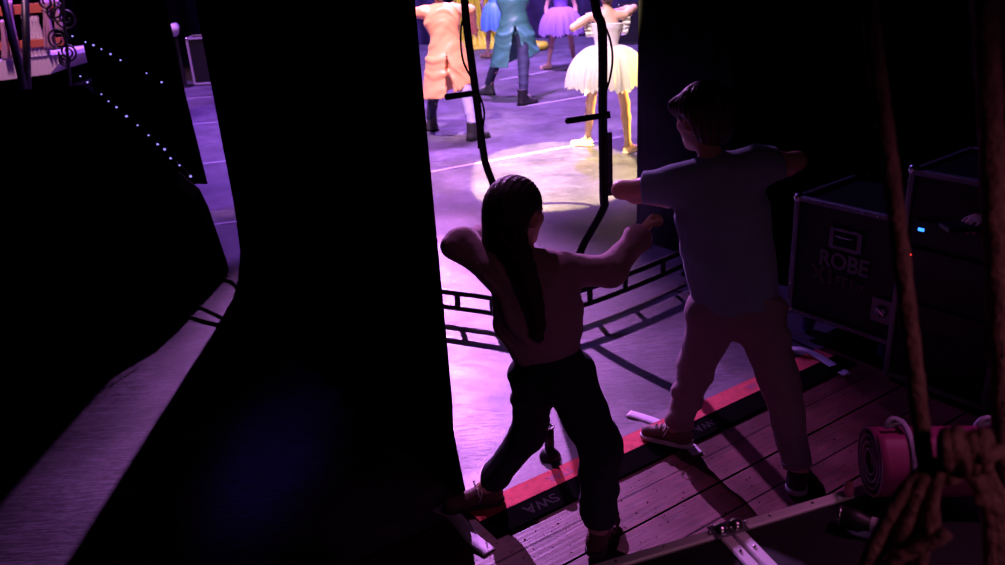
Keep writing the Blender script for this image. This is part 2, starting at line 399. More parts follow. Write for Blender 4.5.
def hand_prims(w, d, n, side, s=1.0, curl=0.5, spread=0.08):
    """w wrist, d pointing to fingers, n palm normal, side = thumb side direction"""
    d, n = nrm(d), nrm(n); n = nrm(n-d*(n@d)); sd = nrm(np.cross(d, n)); sd = sd if sd@np.asarray(side) >= 0 else -sd
    P = [cap(w, w+d*0.025*s, 0.022*s, 0.026*s, n, 1.3, 0.015)]
    for i in range(4):
        o = (1.5-i)*0.0165*s
        P.append(cap(w+d*0.02*s+sd*o*0.7, w+d*(0.078-0.003*abs(i-1.2))*s+sd*o, 0.013*s, 0.0105*s, None, 1, 0.012))
    ls = [0.062, 0.07, 0.065, 0.05]
    for i in range(4):
        o = (1.5-i)*0.0175*s; b = w+d*(0.080-0.003*abs(i-1.2))*s+sd*o
        ang = 0.25*curl; rr = 0.0088*s; dd = nrm(d+sd*(1.5-i)*spread)
        for sgm, fr in enumerate((0.42, 0.32, 0.26)):
            ang += curl*(0.75, 0.95, 0.7)[sgm]*(0.9+0.1*i)
            v = dd*math.cos(ang)+n*math.sin(ang); e = b+v*ls[i]*fr*s
            P.append(cap(b, e, rr, rr*0.92, None, 1, 0.004)); b = e; rr *= 0.92
    b = w+d*0.028*s+sd*0.022*s+n*0.006*s
    for L, v, r0 in ((0.034, d*0.62+sd*0.66+n*0.3, 0.012), (0.028, d*0.85+sd*0.2+n*0.5, 0.0098)):
        e = b+nrm(v)*L*s; P.append(cap(b, e, r0*s, r0*0.88*s, None, 1, 0.008)); b = e
    return P

def head_prims(c, f, u, s=1.0):
    f = nrm(f); u = nrm(A(*u)-f*(A(*u)@f)); r = np.cross(f, u); R = [r, f, u]
    L = lambda x, y, z: c+s*(r*x+f*y+u*z)
    P = [ell(L(0, -0.012, 0.022), A(0.072, 0.092, 0.088)*s, R, 0.0), ell(L(0, 0.022, -0.035), A(0.058, 0.066, 0.072)*s, R, 0.03*s),
         ell(L(0, 0.058, -0.088), A(0.026, 0.022, 0.02)*s, R, 0.03*s), cap(L(-0.03, 0.074, 0.026), L(0.03, 0.074, 0.026), 0.012*s, 0.012*s, None, 1, 0.02*s),
         ell(L(-0.036, 0.062, -0.018), A(0.02, 0.018, 0.018)*s, R, 0.02*s), ell(L(0.036, 0.062, -0.018), A(0.02, 0.018, 0.018)*s, R, 0.02*s)]
    for sx in (-1, 1):
        P.append(ell(L(sx*0.031, 0.092, 0.006), A(0.016, 0.014, 0.011)*s, R, 0.010*s, True))
    P += [cap(L(0, 0.082, 0.012), L(0, 0.102, -0.026), 0.007*s, 0.011*s, None, 1, 0.012*s)]
    for sx in (-1, 1): P.append(ell(L(sx*0.010, 0.093, -0.029), A(0.008, 0.009, 0.007)*s, R, 0.006*s))
    P += [ell(L(0, 0.085, -0.052), A(0.022, 0.010, 0.006)*s, R, 0.006*s), ell(L(0, 0.082, -0.063), A(0.019, 0.010, 0.007)*s, R, 0.006*s)]
    for sx in (-1, 1):
        Re = [nrm(r*sx*0.9-f*0.45), nrm(f*0.9+r*sx*0.45), u]
        P.append(ell(L(sx*0.073, -0.012, -0.006), A(0.009, 0.02, 0.031)*s, Re, 0.008*s))
        P.append(ell(L(sx*0.082, -0.006, 0.0), A(0.006, 0.010, 0.018)*s, Re, 0.004*s, True))
    return P, L, R

def person(name, label, J, sc, headf, headu, skin, h=0.006, girth=1.0, hands=('l', 'r'), handn=None, curl=0.6, feet=True, cat='person', bare=0.92):
    """body as one skin; returns the root empty, base point and head frame function"""
    base = A((J['al'][0]+J['ar'][0])/2, (J['al'][1]+J['ar'][1])/2, 0.0)
    root = empty(name, base); tag(root, label, cat)
    t = nrm(J['neck']-J['pelvis']); r = nrm(J['sr']-J['sl']); fr = nrm(np.cross(t, r)); g = girth*sc*bare
    waist = J['pelvis']+(J['neck']-J['pelvis'])*0.32; chest = J['pelvis']+(J['neck']-J['pelvis'])*0.68
    P = [cap(J['hl']*0.6+J['hr']*0.4, J['hr']*0.6+J['hl']*0.4, 0.095*g, 0.095*g, fr, 1.15),
         cap(J['pelvis'], waist, 0.10*g, 0.085*g, fr, 1.3), cap(waist, chest, 0.085*g, 0.115*g, fr, 1.4),
         cap(chest, J['neck']-t*0.03, 0.115*g, 0.06*g, fr, 1.5),
         cap(J['sl']*0.85+J['sr']*0.15, J['sr']*0.85+J['sl']*0.15, 0.05*g, 0.05*g, fr, 1.1, 0.04)]
    hb = J['head']-nrm(headu)*0.06*sc-nrm(headf)*0.015*sc
    P.append(cap(J['neck']-t*0.03, hb, 0.048*g, 0.043*g, None, 1, 0.03))
    hs = J.get('hs', 1.0)
    hp, L, R = head_prims(J['head'], headf, headu, hs); P += hp
    for q in 'lr':
        S, E, W = J['s'+q], J['e'+q], J['w'+q]; m = E+(W-E)*0.3
        P += [cap(S, S+(E-S)*0.45, 0.045*g, 0.042*g), cap(S+(E-S)*0.45, E, 0.042*g, 0.033*g), cap(E, m, 0.034*g, 0.036*g), cap(m, W, 0.036*g, 0.023*g)]
        hd = J.get('d'+q, W-E); nn = (handn or {}).get(q, A(0, 0, -1)); th = (handn or {}).get('t'+q, A(0, 1, 0.3))
        P += hand_prims(W, hd, nn, th, 0.95*sc, curl)
        H, K, N = J['h'+q], J['k'+q], J['a'+q]; mm = K+(N-K)*0.35
        P += [cap(H, K, 0.078*g, 0.052*g), cap(K, mm, 0.052*g, 0.052*g), cap(mm, N, 0.052*g, 0.032*g)]
        T = J['t'+q]; dr = nrm((T-N)*A(1, 1, 0)); fz = J.get('fz', 0.0); heel = A(N[0], N[1], 0.03*sc+fz)-dr*0.02*sc
        P += [cap(N, heel, 0.034*g, 0.026*g), cap(heel+A(0, 0, 0.008), A(T[0], T[1], 0.02*sc+fz), 0.026*g, 0.018*g), cap(N, A(T[0], T[1], 0.025*sc)*0.5+N*0.5-A(0, 0, 0.01), 0.03*g, 0.024*g)]
    body = blob_obj('body', P, skin, root, base, h=h, sm=0.025)
    for sx in (-1, 1):
        e = MB().sphere(L(sx*0.031, 0.079, 0.006)-base, 0.0115*hs, 12).build('eye', M_eyew, root, True)
        e2 = MB().sphere(L(sx*0.031, 0.087, 0.006)-base, 0.0055*hs, 10).build('iris', M_eyed, e, True)
    return root, base, L, R, dict(t=t, r=r, f=fr, waist=waist, chest=chest)

def shoe(root, base, N, T, sc, upper, sole, lace=None, wide=1.0, boot=0.0, h=0.005, name='shoe', lift=0.0):
    dr = nrm((T-N)*A(1, 1, 0)); heel = A(N[0], N[1], 0.0)-dr*0.03*sc; toe = A(T[0], T[1], 0.0)+dr*0.01
    z0 = lift
    P = [cap(heel+A(0, 0, 0.04+z0), toe+A(0, 0, 0.03+z0), 0.036*sc*wide, 0.030*sc*wide), cap(heel+dr*0.015+A(0, 0, 0.04+z0), heel+dr*0.02+A(0, 0, 0.075*sc+z0+boot), 0.036*sc*wide, 0.036*sc*wide+boot*0.08, cutb=True),
         cap(heel+dr*0.03+A(0, 0, 0.075*sc+z0), heel*0.35+toe*0.65+A(0, 0, 0.04+z0), 0.03*sc*wide, 0.026*sc*wide)]
    s = blob_obj(name, P, upper, root, base, h=h, sm=0.02, planes=[((0, 0, 0.016+z0), (0, 0, -1))])
    Q = [cap(heel+A(0, 0, 0.012+z0), toe+A(0, 0, 0.012+z0), 0.041*sc*wide, 0.036*sc*wide)]
    blob_obj('sole', Q, sole, s, base, h=h, sm=0.01, planes=[((0, 0, 0.002+z0), (0, 0, -1)), ((0, 0, 0.024+z0), (0, 0, 1))])
    if lace:
        b = MB(); sd = nrm(np.cross(dr, A(0, 0, 1))); c = heel+dr*0.075*sc+A(0, 0, 0.082*sc+z0)-base
        for k in range(3):
            q = c+dr*0.022*k-A(0, 0, 0.006*k); b.tube(spline([q-sd*0.022-A(0, 0, .008), q+A(0, 0, 0.004), q+sd*0.022-A(0, 0, .008)], 5), 0.0025, 6)
        for sg in (-1, 1):
            b.tube(spline([c, c+sd*sg*0.025+A(0, 0, 0.018), c+sd*sg*0.05+A(0, 0, -0.002), c+sd*sg*0.028-A(0, 0, 0.004), c], 6), 0.002, 6)
            b.tube(spline([c, c+sd*sg*0.03-dr*0.015+A(0, 0, .004), c+sd*sg*0.048-A(0, 0, 0.03)], 6), 0.0018, 6)
        b.build('laces', lace, s, True)
    return s

# ================================================================== THE SETTING
O = A(-0.07, 2.72, 0); U = A(0.841, 0.541, 0); Nn = A(0.541, -0.841, 0)     # threshold strip: origin, along, towards the wings
ANG = math.atan2(U[1], U[0])
def strip_pt(s, n, z=0): return O+U*s+Nn*n+A(0, 0, z)
fa = MB().prism([strip_pt(-12, 0.0, -0.06), strip_pt(18, 0.0, -0.06), strip_pt(18, -24, -0.06), strip_pt(-12, -24, -0.06)], (0, 0, 0.06)).build('floor', M_stage); struct(fa)
fb = MB().prism([(-6, -0.0, -0.06), (6, -0.0, -0.06), (6, -4.5, -0.06), (-6, -4.5, -0.06)], (0, 0, 0.06)).build('floor_backstage', M_wood); struct(fb)
fb.location = tuple(O); fb.rotation_euler = (0, 0, ANG)
def strip(name, n0, n1, s0, s1, z, m, label, cat):
    b = MB().box(((s0+s1)/2, -(n0+n1)/2, z/2), (s1-s0, n1-n0, z), None, 0.001)
    o = b.build(name, m); o.location = tuple(O); o.rotation_euler = (0, 0, ANG); return tag(o, label, cat)
strip('tape_strip', -0.055, -0.004, -0.14, 1.93, 0.003, M_greystrip, 'narrow grey tape edging the stage floor beside the red strip', 'tape')
redstrip = strip('carpet_strip', 0.0, 0.098, -0.14, 1.93, 0.008, M_red, 'bright red strip along the edge of the stage floor', 'floor strip')
blackstrip = strip('rubber_strip', 0.10, 0.212, -0.14, 1.95, 0.010, M_blackstrip, 'black strip between the red strip and the wooden planks', 'floor strip')

def text_obj(name, txt, size, m, parent, loc, rot, ext=0.0006, outline=False, sx=1.0):
    cu = bpy.data.curves.new(name, 'FONT'); cu.body = txt; cu.size = size; cu.extrude = ext; cu.align_x = 'CENTER'; cu.align_y = 'CENTER'
    if outline: cu.fill_mode = 'NONE'; cu.bevel_depth = size*0.03; cu.bevel_resolution = 1
    else: cu.offset = size*0.02
    tmp = bpy.data.objects.new('tmp_text', cu); COL.objects.link(tmp)
    dg = bpy.context.evaluated_depsgraph_get(); me = bpy.data.meshes.new_from_object(tmp.evaluated_get(dg))
    bpy.data.objects.remove(tmp); me.name = name
    me.materials.clear()
    o = mesh_obj(name, me, m, parent); o.location = loc; o.rotation_euler = rot; o.scale = (sx, 1, 1); return o
text_obj('faded_print', 'SWA', 0.07, M_faint, blackstrip, (0.10, -0.155, 0.0105), (0, 0, PI), 0.0003)
text_obj('faded_print', 'SWA', 0.06, M_faint, blackstrip, (0.98, -0.155, 0.0105), (0, 0, PI), 0.0003)
text_obj('faded_print', 'STAR', 0.05, M_faintblue, redstrip, (0.27, -0.05, 0.0085), (0, 0, PI), 0.0003)
text_obj('faded_print', 'STAR', 0.05, M_faintblue, redstrip, (1.42, -0.05, 0.0085), (0, 0, PI), 0.0003)

def wall(name, a, b, z1, m=M_wall, th=0.12, z0=-0.06):
    return struct(MB().prism([A(a[0], a[1], z0), A(b[0], b[1], z0), A(b[0], b[1], z1), A(a[0], a[1], z1)],
                  nrm(np.cross(A(b[0]-a[0], b[1]-a[1], 0), A(0, 0, 1)))*th).build(name, m))
wall('wall_back', (-11, 19.2), (8, 19.2), 8.0, M_wall, -0.12)
wall('wall_left', (-11, -2.2), (-11, 19.2), 8.0, M_wall, -0.12)
wall('wall_right', (8, -2.2), (8, 19.2), 8.0)
wall('wall_front', (-11, -2.2), (8, -2.2), 8.0)
struct(MB().box((-1.5, 8.5, 8.1), (19.2, 21.6, 0.2), None, 0).build('ceiling', M_wall))

# ------------------------------------------------------------------ drapes
def drape(name, label, plan, z1, m, fold=0.16, amp=0.045, eA=None, eB=None, nz=28, per=14, z0=0.001, seed=1, flare=1.0, cat='curtain'):
    """cloth hung along a plan polyline; eA/eB(z) shift its two free edges along the cloth"""
    P = [A(*p) for p in plan]; D = [0.0]
    for i in range(1, len(P)): D.append(D[-1]+np.linalg.norm(P[i]-P[i-1]))
    Lt = D[-1]; ns = max(8, int(Lt/fold*per)); rnd = random.Random(seed); ph = [rnd.uniform(0, 6) for _ in range(4)]
    def pos(s):
        s = min(max(s, 0), Lt)
        for i in range(1, len(P)):
            if s <= D[i]+1e-9:
                t = (s-D[i-1])/(D[i]-D[i-1]); d = nrm(P[i]-P[i-1]); return P[i-1]*(1-t)+P[i]*t, d
    rows = []
    for iz in range(nz+1):
        z = z0+(z1-z0)*(iz/nz)**1.7; row = []; lowf = math.exp(-z/0.5)
        a, b = (eA(z) if eA else 0.0), (eB(z) if eB else 0.0)
        for k in range(ns+1):
            t = k/ns; s = t*Lt; p, d = pos(s); sh = a*max(0, 1-s/0.9)+b*max(0, 1-(Lt-s)/0.9)
            n2 = A(-d[1], d[0]); w = 2*PI*s/fold
            o = amp*(math.sin(w+0.9*math.sin(w*0.23+ph[0])+0.25*math.sin(z*1.1+ph[1]))+0.4*math.sin(w*0.47+ph[2]+0.3*z))*(1+flare*0.5*lowf)
            edge = max(0.0, 1-min(s, Lt-s)/0.25); q = p+A(sh, 0)+n2*o*(1-0.8*edge); row.append((q[0], q[1], z))
        rows.append(row)
    top = MB().grid(rows); o = top.build(name, m, None, True, solid=0.012, fix=False)
    return tag(o, label, cat)
def interp(tab):
    zs = [t[0] for t in tab]; vs = [t[1] for t in tab]
    return lambda z: float(np.interp(z, zs, vs))
PA, PB = A(-1.79, 5.36), A(-0.215, 2.74)
dAB = nrm(PB-PA)
def edge_tab(px, Y, ref, sgn):
    tab = []
    for (x, y) in px:
        p = at(x, y, Y); tab.append((max(p[2], 0.0), (p[0]-ref)*sgn))
    return sorted(tab)
tA = edge_tab([(199, 0), (222, 120), (238, 200), (244, 245), (241, 270)], 5.36, PA[0], 1.0)
tB = edge_tab([(414, 0), (452, 400), (453, 430), (461, 470), (466, 493)], 2.74, PB[0], 1.0)
drape('stage_curtain', 'huge black curtain between the narrow left gap and the bright stage opening', [PA, A(-1.25, 4.3), PB], 5.6, M_velvet, 0.22, 0.03,
      eA=interp(tA), eB=interp(tB), seed=3)
YL = 5.75; hemL = at(207, 184, YL)
tL = edge_tab([(165, 0), (185, 95), (207, 184)], YL, hemL[0], 1.0)
drape('stage_curtain', 'black curtain left of the narrow gap, behind the two strings of tiny lights', [A(at(66, 0, YL+0.1)[0]+0.05, YL+0.12), A(hemL[0], YL)], 6.0, M_velvet, 0.2, 0.02, eB=interp(tL), seed=5, z0=hemL[2])
drape('stage_curtain', 'dark curtain at the right edge of the bright stage opening, behind the boy', [A(0.955, 5.55), A(1.6, 5.62), A(2.35, 5.5)], 6.2, M_velvet_p, 0.17, 0.028, seed=8, nz=24)
drape('stage_curtain', 'black curtain behind the flight cases along the right side', [A(2.3, 5.42), A(2.75, 4.6), A(3.0, 3.0), A(3.1, 1.0), A(3.1, -1.2)], 6.2, M_velvet, 0.24, 0.03, seed=9)
drape('stage_curtain', 'black masking curtain at the far left side of the stage', [A(-9.9, 8.6), A(-9.4, 13.5), A(-9.2, 17.0)], 6.2, M_velvet, 0.3, 0.04, seed=11)
drape('backdrop', 'dark purple backdrop hanging across the rear of the stage', [A(-9.5, 18.3), A(7.3, 18.3)], 6.5, M_backdrop, 0.5, 0.06, seed=12, per=8, cat='backdrop')

# ------------------------------------------------------------------ black-cloth mass with strings of lights, left wing
Yb = 5.36
poly = [at(x, y, Yb) for (x, y) in [(-60, 92), (0, 89), (60, 85), (84, 83), (112, 106), (140, 132), (170, 160), (190, 178), (201, 187), (210, 205), (219, 232), (228, 258)]]
poly.append(A(at(231, 268, Yb)[0], Yb, 0.004)); poly.append(A(at(-60, 92, Yb)[0], Yb, 0.004))
front = [A(p[0]-0.02, Yb-0.16, max(0.004, p[2]-0.05)) for i, p in enumerate(poly)]
b = MB(); n = len(poly); b.add(poly+front, [tuple(range(n)), tuple(reversed(range(n, 2*n)))]+[(i, i+n, (i+1) % n+n, (i+1) % n) for i in range(n)])
mass = b.build('covered_stair', M_blackcloth)
bv = mass.modifiers.new('soft', 'BEVEL'); bv.width = 0.03; bv.segments = 2; bv.limit_method = 'ANGLE'
tag(mass, 'black cloth covered sloping stair unit below the strings of tiny lights', 'stair unit')
def light_string(px, Y, label, dy=0.0):
    root = empty('light_string', at(px[0][0], px[0][1], Y)); tag(root, label, 'string lights', 'strings of tiny lights')
    base = A(*root.location); pts = [at(x, y, Y)-base for (x, y) in px]
    MB().tube(spline(pts, 4), 0.004, 6).build('wire', M_rubber, root)
    for i, p in enumerate(pts): MB().sphere(p+A(0, -0.008, 0), 0.0055+0.004*random.random(), 8, (1, 1, 0.8)).build('bulb', M_led, root, True)
light_string([(73, 36), (86, 42), (94, 45), (102, 49), (111, 54), (121, 60), (147, 73), (162, 82)], 5.66, 'upper string of tiny lilac lights sloping across the black curtain')
light_string([(81, 76), (88, 82), (102, 94), (109, 101), (117, 107), (127, 116), (138, 125), (149, 135), (158, 144), (165, 149), (171, 158), (180, 165), (191, 176)], 5.33, 'lower string of tiny lilac lights along the edge of the covered stair')

# ------------------------------------------------------------------ ornate set piece, far left
Ys = 12.0
sroot = empty('set_balcony', A(*at(30, 80, Ys)[:2], 0)); tag(sroot, 'pale ornate balcony with white balusters and orange rails far left', 'stage set'); sb = A(*sroot.location)
def S(x, y, d=0.0): return at(x, y, Ys+d)-sb
MB().prism([S(-10, 62), S(62, 54), S(64, 58), S(50, 74), S(-10, 82)], (0, 1.2, 0)).build('balcony_floor', M_white, sroot)
zlow = S(20, 82)[2]
MB().box((0.0, 0.7, zlow/2-0.05), (1.2, 1.0, zlow-0.1), None, 0.01).build('plinth', M_blackcloth, sroot)
MB().bar(S(-10, 47), S(64, 41), 0.09, 0.10).build('lower_rail', M_setor, sroot); MB().bar(S(-10, 12), S(58, 6), 0.1, 0.12).build('upper_rail', M_setor, sroot)
def baluster(x, y0, y1):
    a, c = S(x, y0), S(x, y1); hh = a[2]-c[2]
    MB().lathe([(0.02, 0), (0.032, 0.05*hh), (0.02, 0.12*hh), (0.034, 0.35*hh), (0.018, 0.7*hh), (0.03, 0.9*hh), (0.022, hh)], c, 10).build('baluster', M_white, sroot, True)
for i in range(5): baluster(29+3.3*i, 14+0.2*i, 40)
for i in range(11): baluster(9+4.0*i, 49-0.35*i, 60-0.45*i)
def swag(x0, x1, y0, y1, w):
    rows = []
    for i in range(14):
        t = i/13; row = []
        for k in range(13):
            u = k/12; p = S(x0+(x1-x0)*t+(u-0.5)*w*(0.5+0.8*abs(t-0.3)), y0+(y1-y0)*t, -0.08); row.append(p+A(0, 0.05*math.sin(u*18+t*2), 0))
        rows.append(row)
    MB().grid(rows).build('drapery', M_setpink, sroot, True, solid=0.015, fix=False)
swag(8, 16, 0, 58, 9); swag(45, 50, 0, 50, 11); swag(55, 60, 0, 30, 8); swag(3, 6, 20, 60, 6)
for (x0, x1, y1, lab) in ((2, 23, 84, 'leftmost of two slim dark posts in front of the pale balcony'), (25, 27.5, 84, 'second slim dark post, upright in front of the pale balcony')):
    yp = 10.4 if x0 < 10 else 10.9; a, c = at(x0, -6, yp), at(x1, y1, yp); c2 = A(c[0]+(c[0]-a[0])*0.4, yp, 0.0)
    po = empty('set_post', c2); tag(po, lab, 'post', 'dark posts by the balcony')
    MB().tube([A(0, 0, 0), c-c2, a-c2], 0.045, 10).build('pole', M_blackmetal, po, True)
    MB().lathe([(0.16, 0), (0.16, 0.015), (0.07, 0.03), (0.05, 0.06)], (0, 0, 0.001), 16).build('foot', M_blackmetal, po)
scr = empty('iron_scroll', A(at(58, 60, 11)[0], 11.0, 0)); tag(scr, 'black wrought iron scroll screen at the right end of the balcony', 'iron screen'); cb_ = A(*scr.location)
def scroll(cx, cy, r, turns, a0):
    pts = []
    for i in range(40):
        t = i/39; th = a0+turns*2*PI*t; q = r*(1-0.75*t); pts.append(at(cx, cy, 11.0)-cb_+A(q*math.cos(th), 0, q*math.sin(th)))
    MB().tube(pts, 0.013, 6).build('scroll', M_blackmetal, scr, True)
for a in ((58, 40, 0.14, 2.0, 0), (55, 12, 0.13, -2.0, 1), (66, 18, 0.15, 1.7, 2), (68, 52, 0.12, 2, 3), (46, 2, 0.12, 2, 4), (64, 60, 0.08, -2, 1)): scroll(*a)
MB().tube([A(0, 0, 0), at(64, 20, 11.0)-cb_, at(62, -8, 11.0)-cb_], 0.02, 8).build('upright', M_blackmetal, scr)

# ------------------------------------------------------------------ things seen in the narrow gap
gc = A(*at(205, 78, 14.6)); gc[2] = 0
def rim_case(name, label, loc, rz, w, d, hh, z0=0.0, m_edge=M_aludark):
    e = empty(name, loc, rz); tag(e, label, 'flight case')
    MB().box((0, 0, z0+hh/2), (w-0.01, d-0.01, hh-0.01), None, 0.004).build('body', M_panel, e)
    t = MB()
    for sx in (-1, 1):
        for sy in (-1, 1): t.box((sx*w/2, sy*d/2, z0+hh/2), (0.035, 0.035, hh), None, 0.004)
    for zz in (z0, z0+hh):
        for s_ in (-1, 1):
            t.box((0, s_*d/2, zz), (w, 0.035, 0.03), None, 0.004); t.box((s_*w/2, 0, zz), (0.035, d, 0.03), None, 0.004)
    t.build('edge_trim', m_edge, e)
    for sx in (-1, 1):
        for sy in (-1, 1): MB().sphere((sx*w/2, sy*d/2, z0+hh), 0.03, 10).build('corner', M_steel, e, True)
    return e
rc = rim_case('flight_case', 'tall upright case with pale edges seen through the narrow left gap', (at(207, 72, 14.5)[0], 14.5, 0), 0.1, 0.34, 0.5, 0.72, 0.03, M_tapeline)
for sx in (-1, 1):
    for sy in (-1, 1): MB().cyl((sx*0.12-0.015, sy*0.18, 0.03), (sx*0.12+0.015, sy*0.18, 0.03), 0.029, 12).build('castor', M_rubber, rc)
# small fixture standing on the floor by it
fx = empty('floor_lamp_fixture', (at(196, 60, 14.2)[0]-0.25, 14.2, 0)); tag(fx, 'small pale stage light on a stand left of the tall case', 'stage light')
MB().lathe([(0.13, 0), (0.13, 0.02), (0.03, 0.03), (0.02, 0.9)], (0, 0, 0.001), 14).build('stand', M_blackmetal, fx)
MB().tube([(0, 0.08, 0.95), (0, -0.02, 0.93), (0, -0.1, 0.9)], [0.06, 0.08, 0.1], 16).build('housing', M_white, fx, True)
# tape lines on the stage floor
def tape_line(px0, px1, w, label, z=0.001):
    a, c = fl(*px0), fl(*px1); d = nrm(c-a); n_ = A(-d[1], d[0], 0)*w/2
    o = MB().prism([a-n_+A(0, 0, z), a+n_+A(0, 0, z), c+n_+A(0, 0, z), c-n_+A(0, 0, z)], (0, 0, 0.0015)).build('floor_tape', M_tapeline); return tag(o, label, 'floor tape', 'white tape lines on the stage')
tape_line((180, 99), (230, 95.5), 0.05, 'faint tape line across the narrow gap, farthest of the four')
tape_line((186, 125), (236, 120.5), 0.05, 'tape line across the narrow gap, second from the top')
tape_line((196, 164.5), (240, 159.5), 0.045, 'tape line across the narrow gap, level with the bottom of the left curtain')
tape_line((206, 225.5), (245, 220.5), 0.04, 'tape line across the narrow gap, nearest the dark wings')
tape_line((520, 107), (606, 93), 0.06, 'white tape line beside the boots of the teal coat dancer')
tape_line((430, 172), (620, 137), 0.05, 'white tape line passing through the yellow pool of light')
tape_line((500, 80), (600, 62), 0.07, 'white tape line behind the feet of the lilac tutu dancer')

# ------------------------------------------------------------------ yellow cloth upstage
yr = empty('yellow_drape', (at(478, 46, 17.6)[0], 17.6, 0)); tag(yr, 'bright yellow hanging cloth spreading onto the stage floor', 'cloth'); yb = A(*yr.location)
rows = []
for i in range(30):
    z = 0.02+2.4*(i/29)**1.5; wd = 0.42+0.5*math.exp(-z/0.25); rows.append([(wd*(k/40*2-1), 0.09*math.sin(k*1.1+z)-0.25*math.exp(-z/0.12), z) for k in range(41)])
MB().grid(rows).build('hanging_cloth', M_yellow, yr, True, solid=0.01, fix=False)
rows = [[(0.95*r_*math.cos(t)*(1+0.08*math.sin(5*t)), -0.2+0.55*r_*math.sin(t), 0.012+0.03*(1-r_)*(1+math.sin(9*t))/2+0.006*math.sin(7*t)) for t in np.linspace(0, 2*PI, 41)] for r_ in np.linspace(0.05, 1, 10)]
MB().grid(rows).build('train', M_yellow, yr, True, solid=0.006, fix=False)
ps = empty('round_pouffe', (at(537, 46, 16.4)[0], 16.4, 0)); tag(ps, 'small yellowish round floor cushion behind the teal coat dancer', 'cushion')
MB().lathe([(0.16, 0), (0.21, 0.03), (0.22, 0.09), (0.18, 0.14), (0.05, 0.15)], (0, 0, 0.002), 24).build('cushion', M_yellow, ps, True)
MB().sphere((0, 0, 0.155), 0.02, 10).build('button', M_yellow, ps, True)
sp_ = rim_case('speaker_case', 'black box standing far back at the right of the stage opening', (at(634, 36, 16.6)[0], 16.6, 0), -0.1, 0.6, 0.5, 0.7, 0.02, M_blackmetal)

# ================================================================== DANCERS ON STAGE
def mk(base, dims): pass
def stand(xy, lean=(0, 0), hgt=1.62, faceaz=90.0, feetl=None, feetr=None, pel=None, twist=0.0, arms=None, Hs=1.0):
    """joint dictionary of a standing figure seen facing azimuth faceaz (degrees, 90 = away)"""
    s = hgt/1.62; az = math.radians(faceaz); f = A(math.cos(az), math.sin(az), 0); r = A(f[1], -f[0], 0)
    c = A(xy[0], xy[1], 0); lz = A(lean[0], lean[1], 0)
    J = {}; J['pelvis'] = c+A(0, 0, 0.90*s) if pel is None else A(*pel)
    top = J['pelvis']+A(0, 0, 0.43*s)+lz
    J['neck'] = top; J['head'] = top+A(0, 0, 0.165*s)+lz*0.15+f*0.02*s
    J['sl'] = top-A(0, 0, 0.045*s)-r*0.165*s; J['sr'] = top-A(0, 0, 0.045*s)+r*0.165*s
    J['hl'] = J['pelvis']-r*0.085*s-A(0, 0, 0.03*s); J['hr'] = J['pelvis']+r*0.085*s-A(0, 0, 0.03*s)
    for q, ft, sg in (('l', feetl, -1), ('r', feetr, 1)):
        a = A(ft[0], ft[1], 0.085*s) if ft is not None else A(*(c+r*sg*0.1)[:2], 0.085*s)
        J['a'+q] = a
        hpt = J['h'+q]; d = a-hpt; Ln = np.linalg.norm(d); l1 = l2 = 0.405*s
        mid = hpt+d*0.5; bend = math.sqrt(max(l1*l1-(Ln/2)**2, 0.0004)); fd = nrm(f*0.8+r*sg*0.6)
        J['k'+q] = mid+fd*min(bend, 0.12*s); td = nrm(f*0.5+r*sg*0.85); J['t'+q] = A(*(a+td*0.15*s)[:2], 0.02)
        J['e'+q] = J['s'+q]+A(0, 0, -0.27*s)+r*sg*0.08*s; J['w'+q] = J['e'+q]+A(0, 0, -0.22*s)+f*0.06*s
    for k_, v in (arms or {}).items(): J[k_] = A(*v)
    return J, s, f, r
def hair_cap(root, base, L, R, m, s, bun=None, amp=0.002, h=0.008, long=False):
    r, f, u = R
    P = [ell(L(0, -0.022, 0.036), A(0.083, 0.096, 0.09)*s, R, 0), ell(L(0, -0.055, -0.02), A(0.07, 0.058, 0.075)*s, R, 0.03),
         ell(L(0, 0.095, -0.02), A(0.07, 0.075, 0.085)*s, R, 0.015, True)]
    o = blob_obj('hair', P, m, root, base, h=h, sm=0.02, wrinkle=hairflow(L(0, 0, 0), amp, 60, u))
    if bun: blob_obj('hair_bun', [ell(L(0, -0.115, 0.05), A(0.045, 0.04, 0.045)*s, R)], m, root, base, h=h, sm=0.01, wrinkle=hairflow(L(0, -0.11, 0.05), 0.003, 30, f))
    return o

